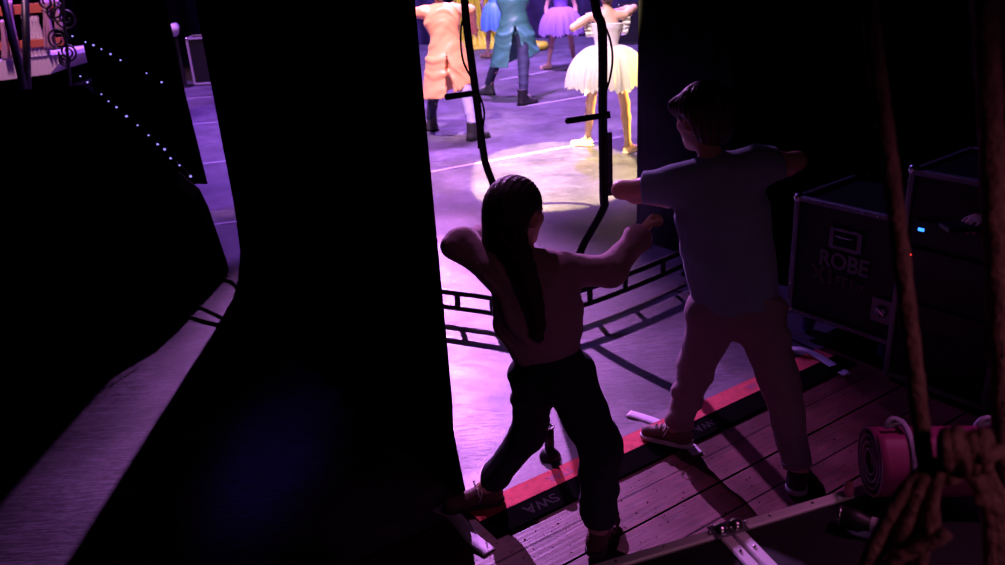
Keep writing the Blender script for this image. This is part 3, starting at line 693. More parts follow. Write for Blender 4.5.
def tailcoat_dancer(name, label, xy, hgt, feetl, feetr, coat, trous, lean, arms, coat_len, flare, gap, tl_m=None, boots=True, hairm=M_hairb, pel=None, az=92):
    J, s, f, r = stand(xy, lean, hgt, az, feetl, feetr, pel=pel, arms=arms)
    root, base, L, R, T = person(name, label, J, s, f, A(0, 0, 1), M_skin2, h=0.010, hands='lr', curl=0.5)
    t, w, ch = T['t'], T['waist'], T['chest']
    P = [cap(w, ch, 0.145*s, 0.185*s, T['f'], 1.6), cap(ch, J['neck']-t*0.05, 0.185*s, 0.09*s, T['f'], 1.7), cap(J['sl'], J['sr'], 0.07*s, 0.07*s, T['f'], 1.1)]
    for q in 'lr':
        P += [cap(J['s'+q], J['e'+q], 0.062*s, 0.05*s), cap(J['e'+q], J['w'+q]-nrm(J['w'+q]-J['e'+q])*0.02, 0.05*s, 0.045*s, cutb=True)]
    # skirts of the coat, split into tails
    bot = w+A(lean[0]*-0.3, 0, -coat_len*s)
    P += [cap(w+A(0, 0, 0.02), w-A(0, 0, coat_len*s*0.5)+(bot-w)*A(0.5, 0.5, 0), 0.145*s, (0.12+flare*0.6)*s, T['f'], 1.3),
          cap(w-A(0, 0, coat_len*s*0.5)+(bot-w)*A(0.5, 0.5, 0), bot, (0.12+flare*0.6)*s, (0.12+flare)*s, T['f'], 1.3, 0.03, cutb=True)]
    P.append(cap(w-A(0, 0, 0.16*s), bot-A(0, 0, 0.05), 0.05*s, (0.07+flare)*s, T['f'], 1.2, 0.01, neg=True))
    bk = -T['f']
    for i in range(6):      # the slit at the back, widening downwards
        t0, t1 = i/6, (i+1)/6; g = lambda q: w+A(0, 0, -0.10*s-(coat_len-0.02)*s*q)+(bot-w)*A(q, q, 0)+bk*(0.10+flare*q*0.9)*s
        P.append(cap(g(t0), g(t1), (0.006+gap*t0)*s, (0.006+gap*t1)*s, T['f'], 0.5, 0.0, neg=True))
    blob_obj('tailcoat', P, coat, root, base, h=0.009, sm=0.03, planes=[(bot+A(0, 0, 0.035), (0.42, 0.0, -1))], wrinkle=wrinkles(0.013, 22, hgt*3, (0.5, 0.1, 1)))
    for q, m_ in (('l', trous), ('r', tl_m or trous)):
        Q = [cap(J['h'+q], J['k'+q], 0.088*s, 0.068*s), cap(J['k'+q], J['a'+q]+A(0, 0, 0.05), 0.068*s, 0.052*s, cutb=True), cap(J['pelvis'], J['h'+q], 0.09*s, 0.09*s)]
        blob_obj('trouser_leg', Q, m_, root, base, h=0.010, sm=0.03, wrinkle=wrinkles(0.004, 30, 2.2))
        shoe(root, base, J['a'+q], J['t'+q], s*1.3, M_boot, M_rubber, M_lace if boots else None, 1.05, 0.10 if boots else 0.0, 0.008, 'boot')
    hair_cap(root, base, L, R, hairm, 1.0)
    return root
# orange tailcoat, left
c0 = at(444, 40, 9.25)
tailcoat_dancer('dancer', 'dancer in an orange satin tailcoat with split tails, partly behind the black curtain', (c0[0], 9.25), 1.62, fl(430, 131)[:2]+A(0.02, 0), fl(474, 141)[:2]+A(0, 0.05), M_orange, M_navy, (-0.05, 0.05),
    dict(el=at(408, 14, 9.35), wl=at(398, 40, 9.5), er=at(470, 10, 9.35), wr=at(474, 30, 9.75)), 0.62, 0.20, 0.05, M_litleg, True, M_hairb, A(c0[0]+0.03, 9.25, 0.93))
# teal tailcoat, centre
c1 = at(511, 12, 11.35)
tailcoat_dancer('dancer', 'dancer in a teal satin tailcoat, dark trousers and lace-up boots, legs wide apart', (c1[0], 11.35), 1.72, fl(489, 95)[:2], fl(524, 105)[:2], M_teal, M_navy, (-0.02, 0.03),
    dict(el=at(478, -14, 11.6), er=at(536, -14, 11.6), wl=at(470, -30, 11.9), wr=at(548, -30, 11.9)), 0.60, 0.21, 0.13, None, True, M_hair, A(c1[0]+0.04, 11.35, 0.93))

def tutu(name, root, c, r0, r1, drop, m, layers=4, n=260, seed=0, puff=0.3, jag=0.014):
    b = MB(); rnd = random.Random(seed)
    for l in range(layers):
        ph = rnd.uniform(0, 6); rows = []; q = 1-0.10*l
        for i in range(14):
            t = i/13; rr = r0+(r1*q-r0)*math.sin(t*PI/2)**(1-puff*0.5); z = -drop*(t**(1.3+puff))*(1.0-0.07*l)-0.012*l
            row = []
            for k in range(n+1):
                th = 2*PI*k/n; ru = math.sin(th*17+ph)+0.6*math.sin(th*29+ph*2)
                row.append(c+A(math.cos(th)*rr*(1+0.045*t*ru), math.sin(th)*rr*(1+0.045*t*ru), z+jag*t**3*math.sin(th*41+ph)+0.02*t*math.sin(th*7+ph)))
            rows.append(row)
        b.grid(rows)
    return b.build(name, m, root, True, fix=False)
def tutu_dancer(name, label, xy, hgt, fl_, fr_, lean, arms, bod, tul, r1, drop, az=90, glove=None, wz=None, ruffles=False, hairm=M_hairb, seed=1, heel=True, legm=None, pel=None, bun=True):
    J, s, f, r = stand(xy, lean, hgt, az, fl_, fr_, pel=pel, arms=arms)
    root, base, L, R, T = person(name, label, J, s, f, A(0, 0, 1), M_skin2, h=0.009, curl=0.35, girth=0.95)
    t, w, ch = T['t'], T['waist'], T['chest']
    P = [cap(w-t*0.08, w, 0.105*s, 0.088*s, T['f'], 1.3), cap(w, ch+t*0.03, 0.105*s, 0.15*s, T['f'], 1.6, cutb=True), cap(J['pelvis'], w-t*0.05, 0.11*s, 0.10*s, T['f'], 1.2)]
    bo = blob_obj('bodice', P, bod, root, base, h=0.008, sm=0.03, wrinkle=wrinkles(0.002, 40, 1))
    st = MB()
    for sg in (-1, 1):
        a = ch+t*0.03+T['r']*sg*0.07*s; st.tube(spline([a-T['f']*0.07*s, J['neck']-t*0.04+T['r']*sg*0.085*s, a+T['f']*0.07*s], 6), 0.008, 6)
    st.build('strap', bod, bo, True)
    if ruffles:
        for sg in (-1, 1):
            rows = []
            for i in range(24):
                q = i/23; c = w+(J['neck']-w)*(0.25+0.72*q)-base+T['r']*sg*(0.115+0.03*math.sin(q*3))*s
                rows.append([c+T['r']*sg*0.07*u*s+A(0, 0.03*math.sin(i*1.5)*u, 0.012*math.sin(i*2.1)*u) for u in np.linspace(0, 1, 6)])
            MB().grid(rows).build('side_ruffle', tul, bo, True, solid=0.004, fix=False)
    sk = tutu('tutu', root, w-A(0, 0, 0.01)-base, 0.10*s, r1, drop, tul, seed=seed)
    for q in 'lr':
        sh = shoe(root, base, J['a'+q], J['t'+q], s*0.95, M_ballet, M_ballet, None, 0.85, 0.0, 0.008)
        if legm: blob_obj('tights', [cap(J['h'+q], J['k'+q], 0.082*s, 0.06*s), cap(J['k'+q], J['a'+q], 0.058*s, 0.038*s)], legm, root, base, h=0.009)
        if glove:
            g0 = J['e'+q]+(J['s'+q]-J['e'+q])*0.25
            blob_obj('glove', [cap(g0, J['e'+q], 0.045*s, 0.040*s, cuta=True), cap(J['e'+q], J['w'+q], 0.042*s, 0.030*s)]+[dict(p, ra=p['ra']+0.004, rb=p['rb']+0.004) for p in hand_prims(J['w'+q], J.get('d'+q, J['w'+q]-J['e'+q]), A(0, 0, -1), A(0, 1, 0.3), 0.95*s, 0.35)], glove, root, base, h=0.008, sm=0.015)
    hair_cap(root, base, L, R, hairm, 1.0, bun)
    return root
cw = at(606, 64, 8.0)
tutu_dancer('dancer', 'ballet dancer in a white bodice and glowing pale yellow tutu beside the right curtain', (cw[0], 8.0), 1.62, fl(588, 146)[:2], fl(628, 153)[:2], (0.02, 0.04),
    dict(el=at(573, 28, 7.95), wl=at(596, 12, 8.15), dl=A(0.1, 0.1, 0.06), er=at(634, 8, 8.2), wr=at(610, 12, 8.35)), M_whitebod, M_whitetulle, 0.37, 0.36, az=95, glove=None, ruffles=True, seed=4)
cp = at(561, 10, 13.75)
tutu_dancer('dancer', 'dancer in a lilac tulle tutu and purple bodice far back on the stage', (cp[0], 13.75), 1.5, fl(574, 66)[:2], fl(549, 68)[:2], (0, 0.03), dict(), M_purplebod, M_lilactulle, 0.34, 0.40, az=270, seed=6)
cbk = at(489, 8, 15.6)
tutu_dancer('dancer', 'dancer in a puffed light blue skirt beside the yellow cloth', (cbk[0]+0.10, 15.6), 1.5, fl(488, 57)[:2], fl(509, 60)[:2], (0, 0.03), dict(), M_bluepuff, M_bluepuff, 0.26, 0.46, az=80, seed=9)

# ================================================================== THE FRAME ON STAGE (black tubular hoop with a curved base)
Yf = 4.5
fr = empty('metal_frame', (0.14, 4.35, 0)); tag(fr, 'black tubular metal frame on a curved ladder-like base standing on the stage', 'frame'); fb0 = A(*fr.location)
def F_(x, y, Y=Yf): return at(x, y, Y)-fb0
def zc(p, z): p = A(*p); return A(p[0], p[1], z)
# base: two curved rails with rungs
c_l, c_m, c_r = fl(420, 303, 0.07), fl(530, 318, 0.07), fl(700, 258, 0.07)
arc = spline([c_l, fl(480, 311, .07), c_m, fl(583, 305, .07), fl(640, 284, .07), c_r], 8); arc = [p-fb0 for p in arc]
for z, nm in ((0.0, 'base_rail'), (0.092, 'base_rail')):
    MB().tube([p+A(0, 0, z) for p in arc], 0.0165, 8).build(nm, M_blackmetal, fr, True)
rg = MB()
for k in (1, 5, 10, 15, 20, 25, 30, 35, 39):
    p = arc[min(k, len(arc)-1)]; MB().cyl(p, p+A(0, 0, 0.092), 0.0165, 8).build('rung', M_blackmetal, fr, True)
for k in (2, 20, 38):
    p = arc[k]; MB().lathe([(0.025, -0.068), (0.025, -0.05), (0.012, -0.045), (0.012, 0.0)], p, 12).build('foot', M_rubber, fr)
# uprights: pairs of tubes, kinked inwards at the bottom
off = A(0.020, 0.010, 0)
def upright(pts, sp=1.0):
    P = spline(pts, 5); off = A(0.020, 0.010, 0)*sp
    MB().tube([p-off*0.5 for p in P], 0.0140, 8).build('upright_tube', M_blackmetal, fr, True)
    MB().tube([p+off*0.7 for p in P], 0.0130, 8).build('upright_tube', M_blackmetal, fr, True)
    return P
botL, botR = zc(arc[16], 0.17-0.07+0.07), zc(arc[22], 0.17)
upright([F_(462, -50), F_(466, 20), F_(474, 80), F_(483, 150), F_(487, 168), F_(498, 200, 4.45), botL+A(-0.02, 0.02, 0)], 0.55)
upright([F_(588, -50), F_(596, 10), F_(602, 32), F_(602.5, 120), F_(603.5, 195), F_(602.5, 210), F_(580, 252, 4.42), botR+A(0.02, 0.02, 0)])
# top of the hoop, above the picture
MB().tube(spline([F_(462, -50), F_(480, -78), F_(525, -88), F_(570, -78), F_(588, -50)], 8), 0.015, 8).build('top_bow', M_blackmetal, fr, True)
for (x0, y0, x1, y1, d0) in ((446, 97, 474, 93, -0.10), (567, 121, 605, 115, -0.16)):
    MB().tube([F_(x0, y0, Yf+d0), F_(x1, y1)], 0.0165, 10).build('foot_peg', M_rubber, fr, True)
    MB().cyl(F_(x1-3, y1+0.4), F_(x1+5, y1-0.6), 0.02, 10).build('clamp', M_blackmetal, fr, True)
for (xa, ya, xb, yb_) in ((474, 108, 476, 148), (604.5, 132, 605.5, 195)):
    MB().bar(F_(xa, ya)+A(0.024, -0.012, 0), F_(xb, yb_)+A(0.024, -0.012, 0), 0.022, 0.03).build('sleeve', M_blackmetal, fr)
MB().tube(spline([F_(467, 5), F_(461, 30), F_(463, 60), F_(475, 85), F_(484, 110), F_(482, 130), F_(478, 140)], 8), 0.006, 6).build('cable', M_rubber, fr, True)
MB().tube(spline([F_(599, 14), F_(609, 36), F_(612.5, 57), F_(610, 78), F_(604, 96)], 8), 0.006, 6).build('cable', M_rubber, fr, True)

# ------------------------------------------------------------------ small black floor stand between the girl's legs
p0 = fl(550, 458)
fs = empty('floor_stand', p0); tag(fs, 'short black post with round foot on the stage edge behind the girl', 'stand')
MB().lathe([(0.043, 0), (0.045, 0.012), (0.034, 0.03), (0.018, 0.042)], (0, 0, 0.0005), 20).build('foot', M_blackplastic, fs, True)
MB().cyl((0, 0, 0.035), (0, 0, 0.15), 0.02, 14).build('post', M_blackplastic, fs, True)
MB().tube([A(0.02*math.cos(t), 0.02*math.sin(t), 0.15) for t in np.linspace(0, 2*PI, 20)], 0.0045, 6).build('rim', M_steel, fs, True)

# ================================================================== THE GIRL
J = dict(head=at(517, 214, 2.62), neck=at(526, 257, 2.57), pelvis=at(548, 362, 2.55), sl=at(497, 270, 2.57), sr=at(553, 270, 2.55),
         el=at(460, 245, 2.63), wl=at(486, 238, 2.80), er=at(610, 270, 2.68), wr=at(643, 232, 2.80), hl=at(535, 376, 2.57), hr=at(567, 376, 2.52),
         kl=at(529, 432, 2.62), al=at(489, 487, 2.70), kr=at(600, 445, 2.44), ar=at(598, 530, 2.385))
J['al'] = A(*fl(487, 487, 0.085)); J['ar'] = A(*fl(598, 530, 0.085))
J['tl'] = A(J['al'][0]-0.13, J['al'][1]-0.03, 0.02); J['tr'] = A(J['ar'][0]+0.06, J['ar'][1]+0.12, 0.02)
J['dl'] = A(0.06, 0.10, 0.03); J['dr'] = A(0.10, 0.07, 0.13); J['hs'] = 1.03; J['fz'] = 0.012
gf, gu = nrm(A(0.62, 0.78, -0.12)), A(0.02, 0.1, 1)
girl, gb, L, R, T = person('girl', 'girl with long dark ponytail, pinkish sweater and dark joggers, one arm stretched right', J, 0.86, gf, gu, M_skin, h=0.0055,
    handn=dict(l=A(0, -0.3, -1), r=A(0.7, -0.2, -0.6), tl=A(0, 0, 1), tr=A(-0.5, 0.2, 0.7)), curl=1.15)
g = 0.86; t, f_ = T['t'], T['f']
hem = J['pelvis']+t*0.055
P = [cap(hem-t*0.03, T['waist']+t*0.06, 0.118, 0.142, f_, 1.35), cap(T['waist']+t*0.06, T['chest'], 0.142, 0.128, f_, 1.35), cap(T['chest'], J['neck']-t*0.045, 0.128, 0.062, f_, 1.35),
     cap(J['sl'], J['sr'], 0.055, 0.055, f_, 1.0, 0.05)]
for q in 'lr':
    e, w = J['e'+q], J['w'+q]; P += [cap(J['s'+q]*0.9+T['chest']*0.1, e, 0.060, 0.050), cap(e, w-nrm(w-e)*0.03, 0.050, 0.042), cap(w-nrm(w-e)*0.035, w-nrm(w-e)*0.005, 0.036, 0.032, cutb=True)]
sw = blob_obj('sweater', P, M_sweater, girl, gb, h=0.006, sm=0.035, planes=[(hem-t*0.02, -t)], wrinkle=wrinkles(0.008, 30, 0.5, (0.6, 0.1, 0.8)))
blob_obj('collar', [cap(J['neck']-t*0.045, J['neck']-t*0.015, 0.057, 0.050, cuta=True, cutb=True)], M_sweater, sw, gb, h=0.005, sm=0.01)
P = [cap(J['pelvis']+t*0.06, J['pelvis'], 0.100, 0.102, f_, 1.25), cap(J['hl'], J['hr'], 0.085, 0.092, f_, 1.1)]
for q, (a0, a1, a2) in (('l', (0.082, 0.060, 0.052)), ('r', (0.092, 0.072, 0.062))):
    K, N = J['k'+q], J['a'+q]; c_ = N+(K-N)*0.22
    P += [cap(J['h'+q], K, a0, a1), cap(K, c_, a1, a2), cap(c_, N+(K-N)*0.10, a2*0.95, 0.040, cutb=True)]
jg = blob_obj('joggers', P, M_jogger, girl, gb, h=0.006, sm=0.03, wrinkle=wrinkles(0.007, 28, 3.1))
for q in 'lr':
    K, N = J['k'+q], J['a'+q]; blob_obj('cuff', [cap(N+(K-N)*0.15, N+(K-N)*0.06, 0.043, 0.041, cuta=True, cutb=True)], M_jogger, jg, gb, h=0.005, sm=0.01)
    shoe(girl, gb, N, J['t'+q], 0.92, M_shoe_r, M_shoe_d, M_lace, h=0.005, lift=0.010)
# hair: smooth crown gathered into a long tail down the back
r_, ff, u_ = R
P = [ell(L(0, -0.020, 0.034), A(0.088, 0.105, 0.094), R, 0), ell(L(0, -0.06, -0.015), A(0.08, 0.062, 0.09), R, 0.03), ell(L(-0.05, -0.035, -0.055), A(0.048, 0.05, 0.075), R, 0.03), ell(L(-0.03, -0.05, -0.10), A(0.06, 0.045, 0.06), R, 0.03),
     ell(L(0.0, 0.098, -0.03), A(0.074, 0.075, 0.092), R, 0.012, True), ell(L(0.085, 0.005, -0.03), A(0.03, 0.04, 0.045), R, 0.02, True)]
blob_obj('hair', P, M_hair, girl, gb, h=0.0045, sm=0.02, wrinkle=hairflow(L(0, -0.1, -0.05), 0.0010, 100, nrm(-ff*0.8-u_*0.5)))
tail = [at(514, 236, 2.50), at(522, 258, 2.455), at(531, 285, 2.435), at(537, 312, 2.43), at(539, 338, 2.44)]
tp = spline(tail, 6); P = []
for i in range(len(tp)-1):
    q = i/(len(tp)-1); wv = A(0.004*math.sin(i*1.9), 0, 0); P.append(cap(tp[i]+wv, tp[i+1]+wv, 0.032*(1-0.5*q)*(1+0.12*math.sin(i*1.6)), 0.032*(1-0.5*(q+0.04))*(1+0.12*math.sin(i*1.6+1.6)), A(0, 1, 0), 1.4, 0.01))
blob_obj('ponytail', P, M_hair, girl, gb, h=0.0045, sm=0.01, wrinkle=hairflow(tail[2], 0.002, 50, nrm(tail[-1]-tail[0])))
MB().tube([tail[0]-gb+A(0.036*math.cos(a), 0.0+0.03*math.sin(a), 0.018*math.sin(a)) for a in np.linspace(0, 2*PI, 20)], 0.007, 8).build('hair_tie', M_shoe_r, girl, True)

# ================================================================== THE BOY
J = dict(head=at(702, 119, 2.92), neck=at(714, 163, 2.86), pelvis=at(735, 300, 2.85), sl=at(676, 183, 2.90), sr=at(754, 164, 2.82),
         el=at(621, 190, 2.96), wl=at(668, 203, 3.09), er=at(797, 161, 2.83), wr=at(765, 178, 3.00), hl=at(714, 313, 2.87), hr=at(757, 313, 2.82),
         kl=at(695, 372, 2.97), kr=at(781, 386, 2.74), al=A(*fl(677, 428, 0.085)), ar=A(*fl(798, 470, 0.085)))
J['tl'] = A(J['al'][0]-0.10, J['al'][1]+0.05, 0.02); J['tr'] = A(J['ar'][0]-0.02, J['ar'][1]-0.13, 0.02); J['tr'] = A(J['ar'][0]+0.05, J['ar'][1]+0.12, 0.02)
J['dl'] = A(0.12, 0.05, 0); J['dr'] = A(-0.12, 0.06, 0); J['fz'] = 0.012
bf, bu = nrm(A(-0.46, 0.88, -0.14)), A(-0.02, 0.05, 1)
boy, bb, L, R, T = person('boy', 'boy with short brown hair, blue-grey t-shirt and pale trousers, elbows raised, back turned', J, 0.95, bf, bu, M_skin, h=0.0055,
    handn=dict(l=A(0, -0.2, -1), r=A(0, -0.2, -1), tl=A(0, 0.3, 1), tr=A(0, 0.3, 1)), curl=0.7)
t, f_ = T['t'], T['f']; hem = J['pelvis']+t*0.01
P = [cap(hem-t*0.04, T['waist'], 0.158, 0.155, f_, 1.35), cap(T['waist'], T['chest'], 0.155, 0.158, f_, 1.4), cap(T['chest'], J['neck']-t*0.06, 0.158, 0.07, f_, 1.5), cap(J['sl'], J['sr'], 0.06, 0.06, f_, 1.0, 0.05)]
for q in 'lr':
    e = J['e'+q]; s_ = J['s'+q]; P.append(cap(s_*0.85+T['chest']*0.15, s_+(e-s_)*0.60, 0.070, 0.058, cutb=True))
ts = blob_obj('t_shirt', P, M_tee, boy, bb, h=0.006, sm=0.035, planes=[(hem-t*0.02, -t)], wrinkle=wrinkles(0.007, 26, 1.7, (0.7, 0.1, 0.6)))
blob_obj('collar', [cap(J['neck']-t*0.055, J['neck']-t*0.022, 0.066, 0.056, cuta=True, cutb=True)], M_tee, ts, bb, h=0.005, sm=0.01)
P = [cap(J['pelvis']+t*0.06, J['pelvis'], 0.125, 0.13, f_, 1.25), cap(J['hl'], J['hr'], 0.10, 0.10, f_, 1.1)]
for q in 'lr':
    K, N = J['k'+q], J['a'+q]; P += [cap(J['h'+q], K, 0.096, 0.068), cap(K, N+(K-N)*0.08, 0.068, 0.054, cutb=True)]
tr = blob_obj('trousers', P, M_trous, boy, bb, h=0.006, sm=0.03, wrinkle=wrinkles(0.009, 24, 0.9, (0.3, 0.3, 1)))
for q in 'lr':
    K, N = J['k'+q], J['a'+q]; blob_obj('trouser_cuff', [cap(N+(K-N)*0.13, N+(K-N)*0.05, 0.058, 0.053, cuta=True, cutb=True)], M_trous, tr, bb, h=0.005, sm=0.01)
    shoe(boy, bb, N, J['t'+q], 1.0, M_shoe_r if q == 'l' else M_shoe_d, M_shoe_l, M_lace, h=0.005, lift=0.010)
r_, ff, u_ = R
P = [ell(L(0, -0.018, 0.040), A(0.090, 0.105, 0.090), R, 0), ell(L(0, -0.058, -0.008), A(0.080, 0.066, 0.082), R, 0.03), cap(L(-0.05, 0.07, 0.052), L(0.05, 0.07, 0.052), 0.028, 0.028, None, 1, 0.03),
     ell(L(0.0, 0.103, -0.03), A(0.074, 0.07, 0.082), R, 0.012, True), ell(L(-0.09, 0.012, -0.03), A(0.03, 0.04, 0.05), R, 0.015, True), ell(L(0.09, 0.012, -0.03), A(0.03, 0.04, 0.05), R, 0.015, True)]
blob_obj('hair', P, M_hairb, boy, bb, h=0.0045, sm=0.02, wrinkle=hairflow(L(0, -0.02, 0.1), 0.0022, 64, u_))

# ================================================================== FLIGHT CASE WITH LOGO, right
ca = -math.atan2(0.806, 0.59)
case = empty('flight_case', (1.49, 4.0, 0), ca); tag(case, 'black flight case on castors with a grey logo, right of the boy', 'flight case')
W_, D_, Z0, Z1 = 0.56, 0.60, 0.13, 0.73
MB().box((W_/2, D_/2, (Z0+Z1)/2), (W_-0.012, D_-0.012, Z1-Z0-0.012), None, 0.004).build('body', M_panel, case)
tb = MB()
for x in (0, W_):
    for y in (0, D_): tb.box((x, y, (Z0+Z1)/2), (0.03, 0.03, Z1-Z0), None, 0.005)
for z in (Z0, Z1, Z0+0.40):
    ww = 0.028 if z != Z0+0.40 else 0.0
    if not ww: continue
    for y in (0, D_): tb.box((W_/2, y, z), (W_, 0.03, ww), None, 0.005)
    for x in (0, W_): tb.box((x, D_/2, z), (0.03, D_, ww), None, 0.005)
tb.build('edge_trim', M_aludark, case)
for x in (0, W_):
    for y in (0, D_):
        for z in (Z0, Z1): MB().sphere((x, y, z), 0.026, 12).build('corner_ball', M_steel, case, True)
        cs = MB().box((x+(0.07 if x == 0 else -0.07), y+(0.07 if y == 0 else -0.07), 0.108), (0.06, 0.06, 0.04), None, 0.004).build('castor', M_aludark, case)
        cx_, cy_ = x+(0.07 if x == 0 else -0.07), y+(0.07 if y == 0 else -0.07)
        MB().cyl((cx_-0.014, cy_, 0.045), (cx_+0.014, cy_, 0.045), 0.044, 18).build('wheel', M_castor, cs, True)
for (x, z) in ((0.10, 0.35), (0.45, 0.35)):
    pass
rv = []
for i in range(7):
    for (x, z) in ((0.0, Z0+0.07+i*0.077), (W_, Z0+0.07+i*0.077), (0.06+i*0.073, Z0), (0.06+i*0.073, Z1)):
        MB().sphere((x, -0.016, z), 0.006, 8, (1, 0.6, 1)).build('rivet', M_steel, case, True)
hd = MB().box((0.275, -0.009, 0.575), (0.17, 0.008, 0.11), None, 0.003).build('handle_plate', M_aludark, case)
MB().box((0.275, -0.0135, 0.575), (0.125, 0.004, 0.075), None, 0.002).build('recess', M_rubber, hd)
MB().tube(spline([(0.235, -0.016, 0.60), (0.237, -0.026, 0.592), (0.313, -0.026, 0.592), (0.315, -0.016, 0.60)], 5), 0.005, 8).build('grip', M_steel, hd, True)
for (x, z) in ((0.2, 0.625), (0.35, 0.625), (0.2, 0.525), (0.35, 0.525), (0.275, 0.625), (0.275, 0.525)): MB().sphere((x, -0.014, z), 0.005, 8).build('rivet', M_steel, hd, True)
text_obj('logo', 'ROBE', 0.115, M_logo, case, (0.275, -0.0085, 0.455), (PI/2, 0, 0), 0.0012, sx=0.92)
text_obj('logo_model', 'X1', 0.105, M_logored, case, (0.175, -0.0085, 0.368), (PI/2, 0, 0), 0.0008, outline=True)
text_obj('logo_model', 'FT Pro', 0.06, M_logored, case, (0.325, -0.0085, 0.362), (PI/2, 0, 0), 0.0008, outline=True)
la = MB().box((0.50, -0.012, 0.28), (0.11, 0.012, 0.12), None, 0.004).build('latch', M_aludark, case)
MB().cyl((0.50, -0.02, 0.28), (0.50, -0.028, 0.28), 0.03, 18).build('knob', M_steel, la, True)
MB().box((0.50, -0.031, 0.28), (0.05, 0.006, 0.012), Matrix.Rotation(0.6, 3, 'Y'), 0.002).build('wing', M_steel, la)

# rack behind it with blue display
rk = empty('equipment_rack', (1.49+0.59*0.605-0.806*0.10, 4.0-0.806*0.605-0.59*0.10, 0), ca); tag(rk, 'black equipment rack with a small blue display, behind the left rope', 'rack')
MB().box((0.22, 0.25, 0.51), (0.44, 0.5, 0.96), None, 0.006).build('body', M_panel, rk)
t2 = MB()
for x in (0, 0.44):
    for y in (0, 0.5): t2.box((x, y, 0.51), (0.028, 0.028, 0.98), None, 0.005)
    for z in (0.03, 0.99): t2.box((x, 0.25, z), (0.028, 0.5, 0.026), None, 0.004)
for z in (0.03, 0.99):
    for y in (0, 0.5): t2.box((0.22, y, z), (0.44, 0.028, 0.026), None, 0.004)
t2.build('edge_trim', M_aludark, rk)
for x in (0, 0.44): MB().sphere((x, 0, 1.0), 0.024, 10).build('corner_ball', M_steel, rk, True)
for z in (0.36, 0.61, 0.74):
    un = MB().box((0.22, -0.008, z), (0.36, 0.02, 0.11), None, 0.004).build('rack_unit', M_blackplastic, rk)
    if z > 0.7: MB().box((0.075, -0.020, z+0.012), (0.026, 0.004, 0.014), None, 0.001).build('display', M_ledb, un)
    if z == 0.61: MB().sphere((0.045, -0.02, z+0.02), 0.004, 8).build('indicator', M_ledr, un, True)
for x in (0.06, 0.38):
    for y in (0.06, 0.44): MB().cyl((x-0.012, y, 0.016), (x+0.012, y, 0.016), 0.0155, 12).build('foot', M_rubber, rk)

# ------------------------------------------------------------------ stagehand in black holding a dark device
hx, hy = 2.02, 2.52
wr = at(990, 226, 2.70)
J, s, f, r = stand((hx, hy), (0, 0), 1.72, 175, (hx, hy-0.12), (hx-0.02, hy+0.12), arms=dict())
J['er'] = J['sr']+A(-0.03, 0.06, -0.29); J['el'] = J['sl']+A(-0.02, -0.05, -0.29)
J['wr'] = A(wr[0]+0.03, wr[1], wr[2]+0.01); J['wl'] = J['el']+A(-0.18, 0.05, -0.1)
d_ = J['wr']-J['sr']; half = J['sr']+d_*0.5; J['er'] = half+A(0.10, 0.02, -0.18)
J['dr'] = A(-0.1, 0.0, 0.02)
sh_, sbse, L, R, T = person('stagehand', 'person in black clothing behind the right rope, one hand holding a dark device', J, s, f, A(0, 0, 1), M_skin, h=0.008, handn=dict(l=A(0, 1, 0), r=A(0, 0.2, -1), tl=A(0, 0, 1), tr=A(0, 1, 0.4)), curl=0.7)
P = [cap(J['pelvis'], T['waist'], 0.13, 0.125, T['f'], 1.2), cap(T['waist'], T['chest'], 0.125, 0.15, T['f'], 1.3), cap(T['chest'], J['neck']-T['t']*0.03, 0.15, 0.075, T['f'], 1.4), cap(J['sl'], J['sr'], 0.068, 0.068)]
for q in 'lr': P += [cap(J['s'+q], J['e'+q], 0.065, 0.055), cap(J['e'+q], J['w'+q]-nrm(J['w'+q]-J['e'+q])*0.03, 0.055, 0.042, cutb=True)]
blob_obj('black_hoodie', P, M_blackcloth, sh_, sbse, h=0.009, sm=0.03, wrinkle=wrinkles(0.004, 24, 2))
P = [cap(J['hl'], J['hr'], 0.11, 0.11)]
for q in 'lr': P += [cap(J['h'+q], J['k'+q], 0.10, 0.075), cap(J['k'+q], J['a'+q], 0.075, 0.06, cutb=True)]
blob_obj('black_trousers', P, M_blackcloth, sh_, sbse, h=0.009, sm=0.03)
for q in 'lr': shoe(sh_, sbse, J['a'+q], J['t'+q], 1.05, M_blackcloth, M_rubber, None, h=0.007)
hair_cap(sh_, sbse, L, R, M_hair, 1.0)
dv = J['wr']+nrm(J['dr'])*0.115+A(0, 0, -0.030)
dvo = empty('handheld_device', dv); tag(dvo, 'dark handheld device in the hand behind the right rope', 'handheld device')
MB().box((0, 0, 0), (0.15, 0.075, 0.016), None, 0.005, 2).build('body', M_blackplastic, dvo); MB().box((0, 0, 0.0085), (0.13, 0.06, 0.002), None, 0.0005).build('screen', M_rubber, dvo)

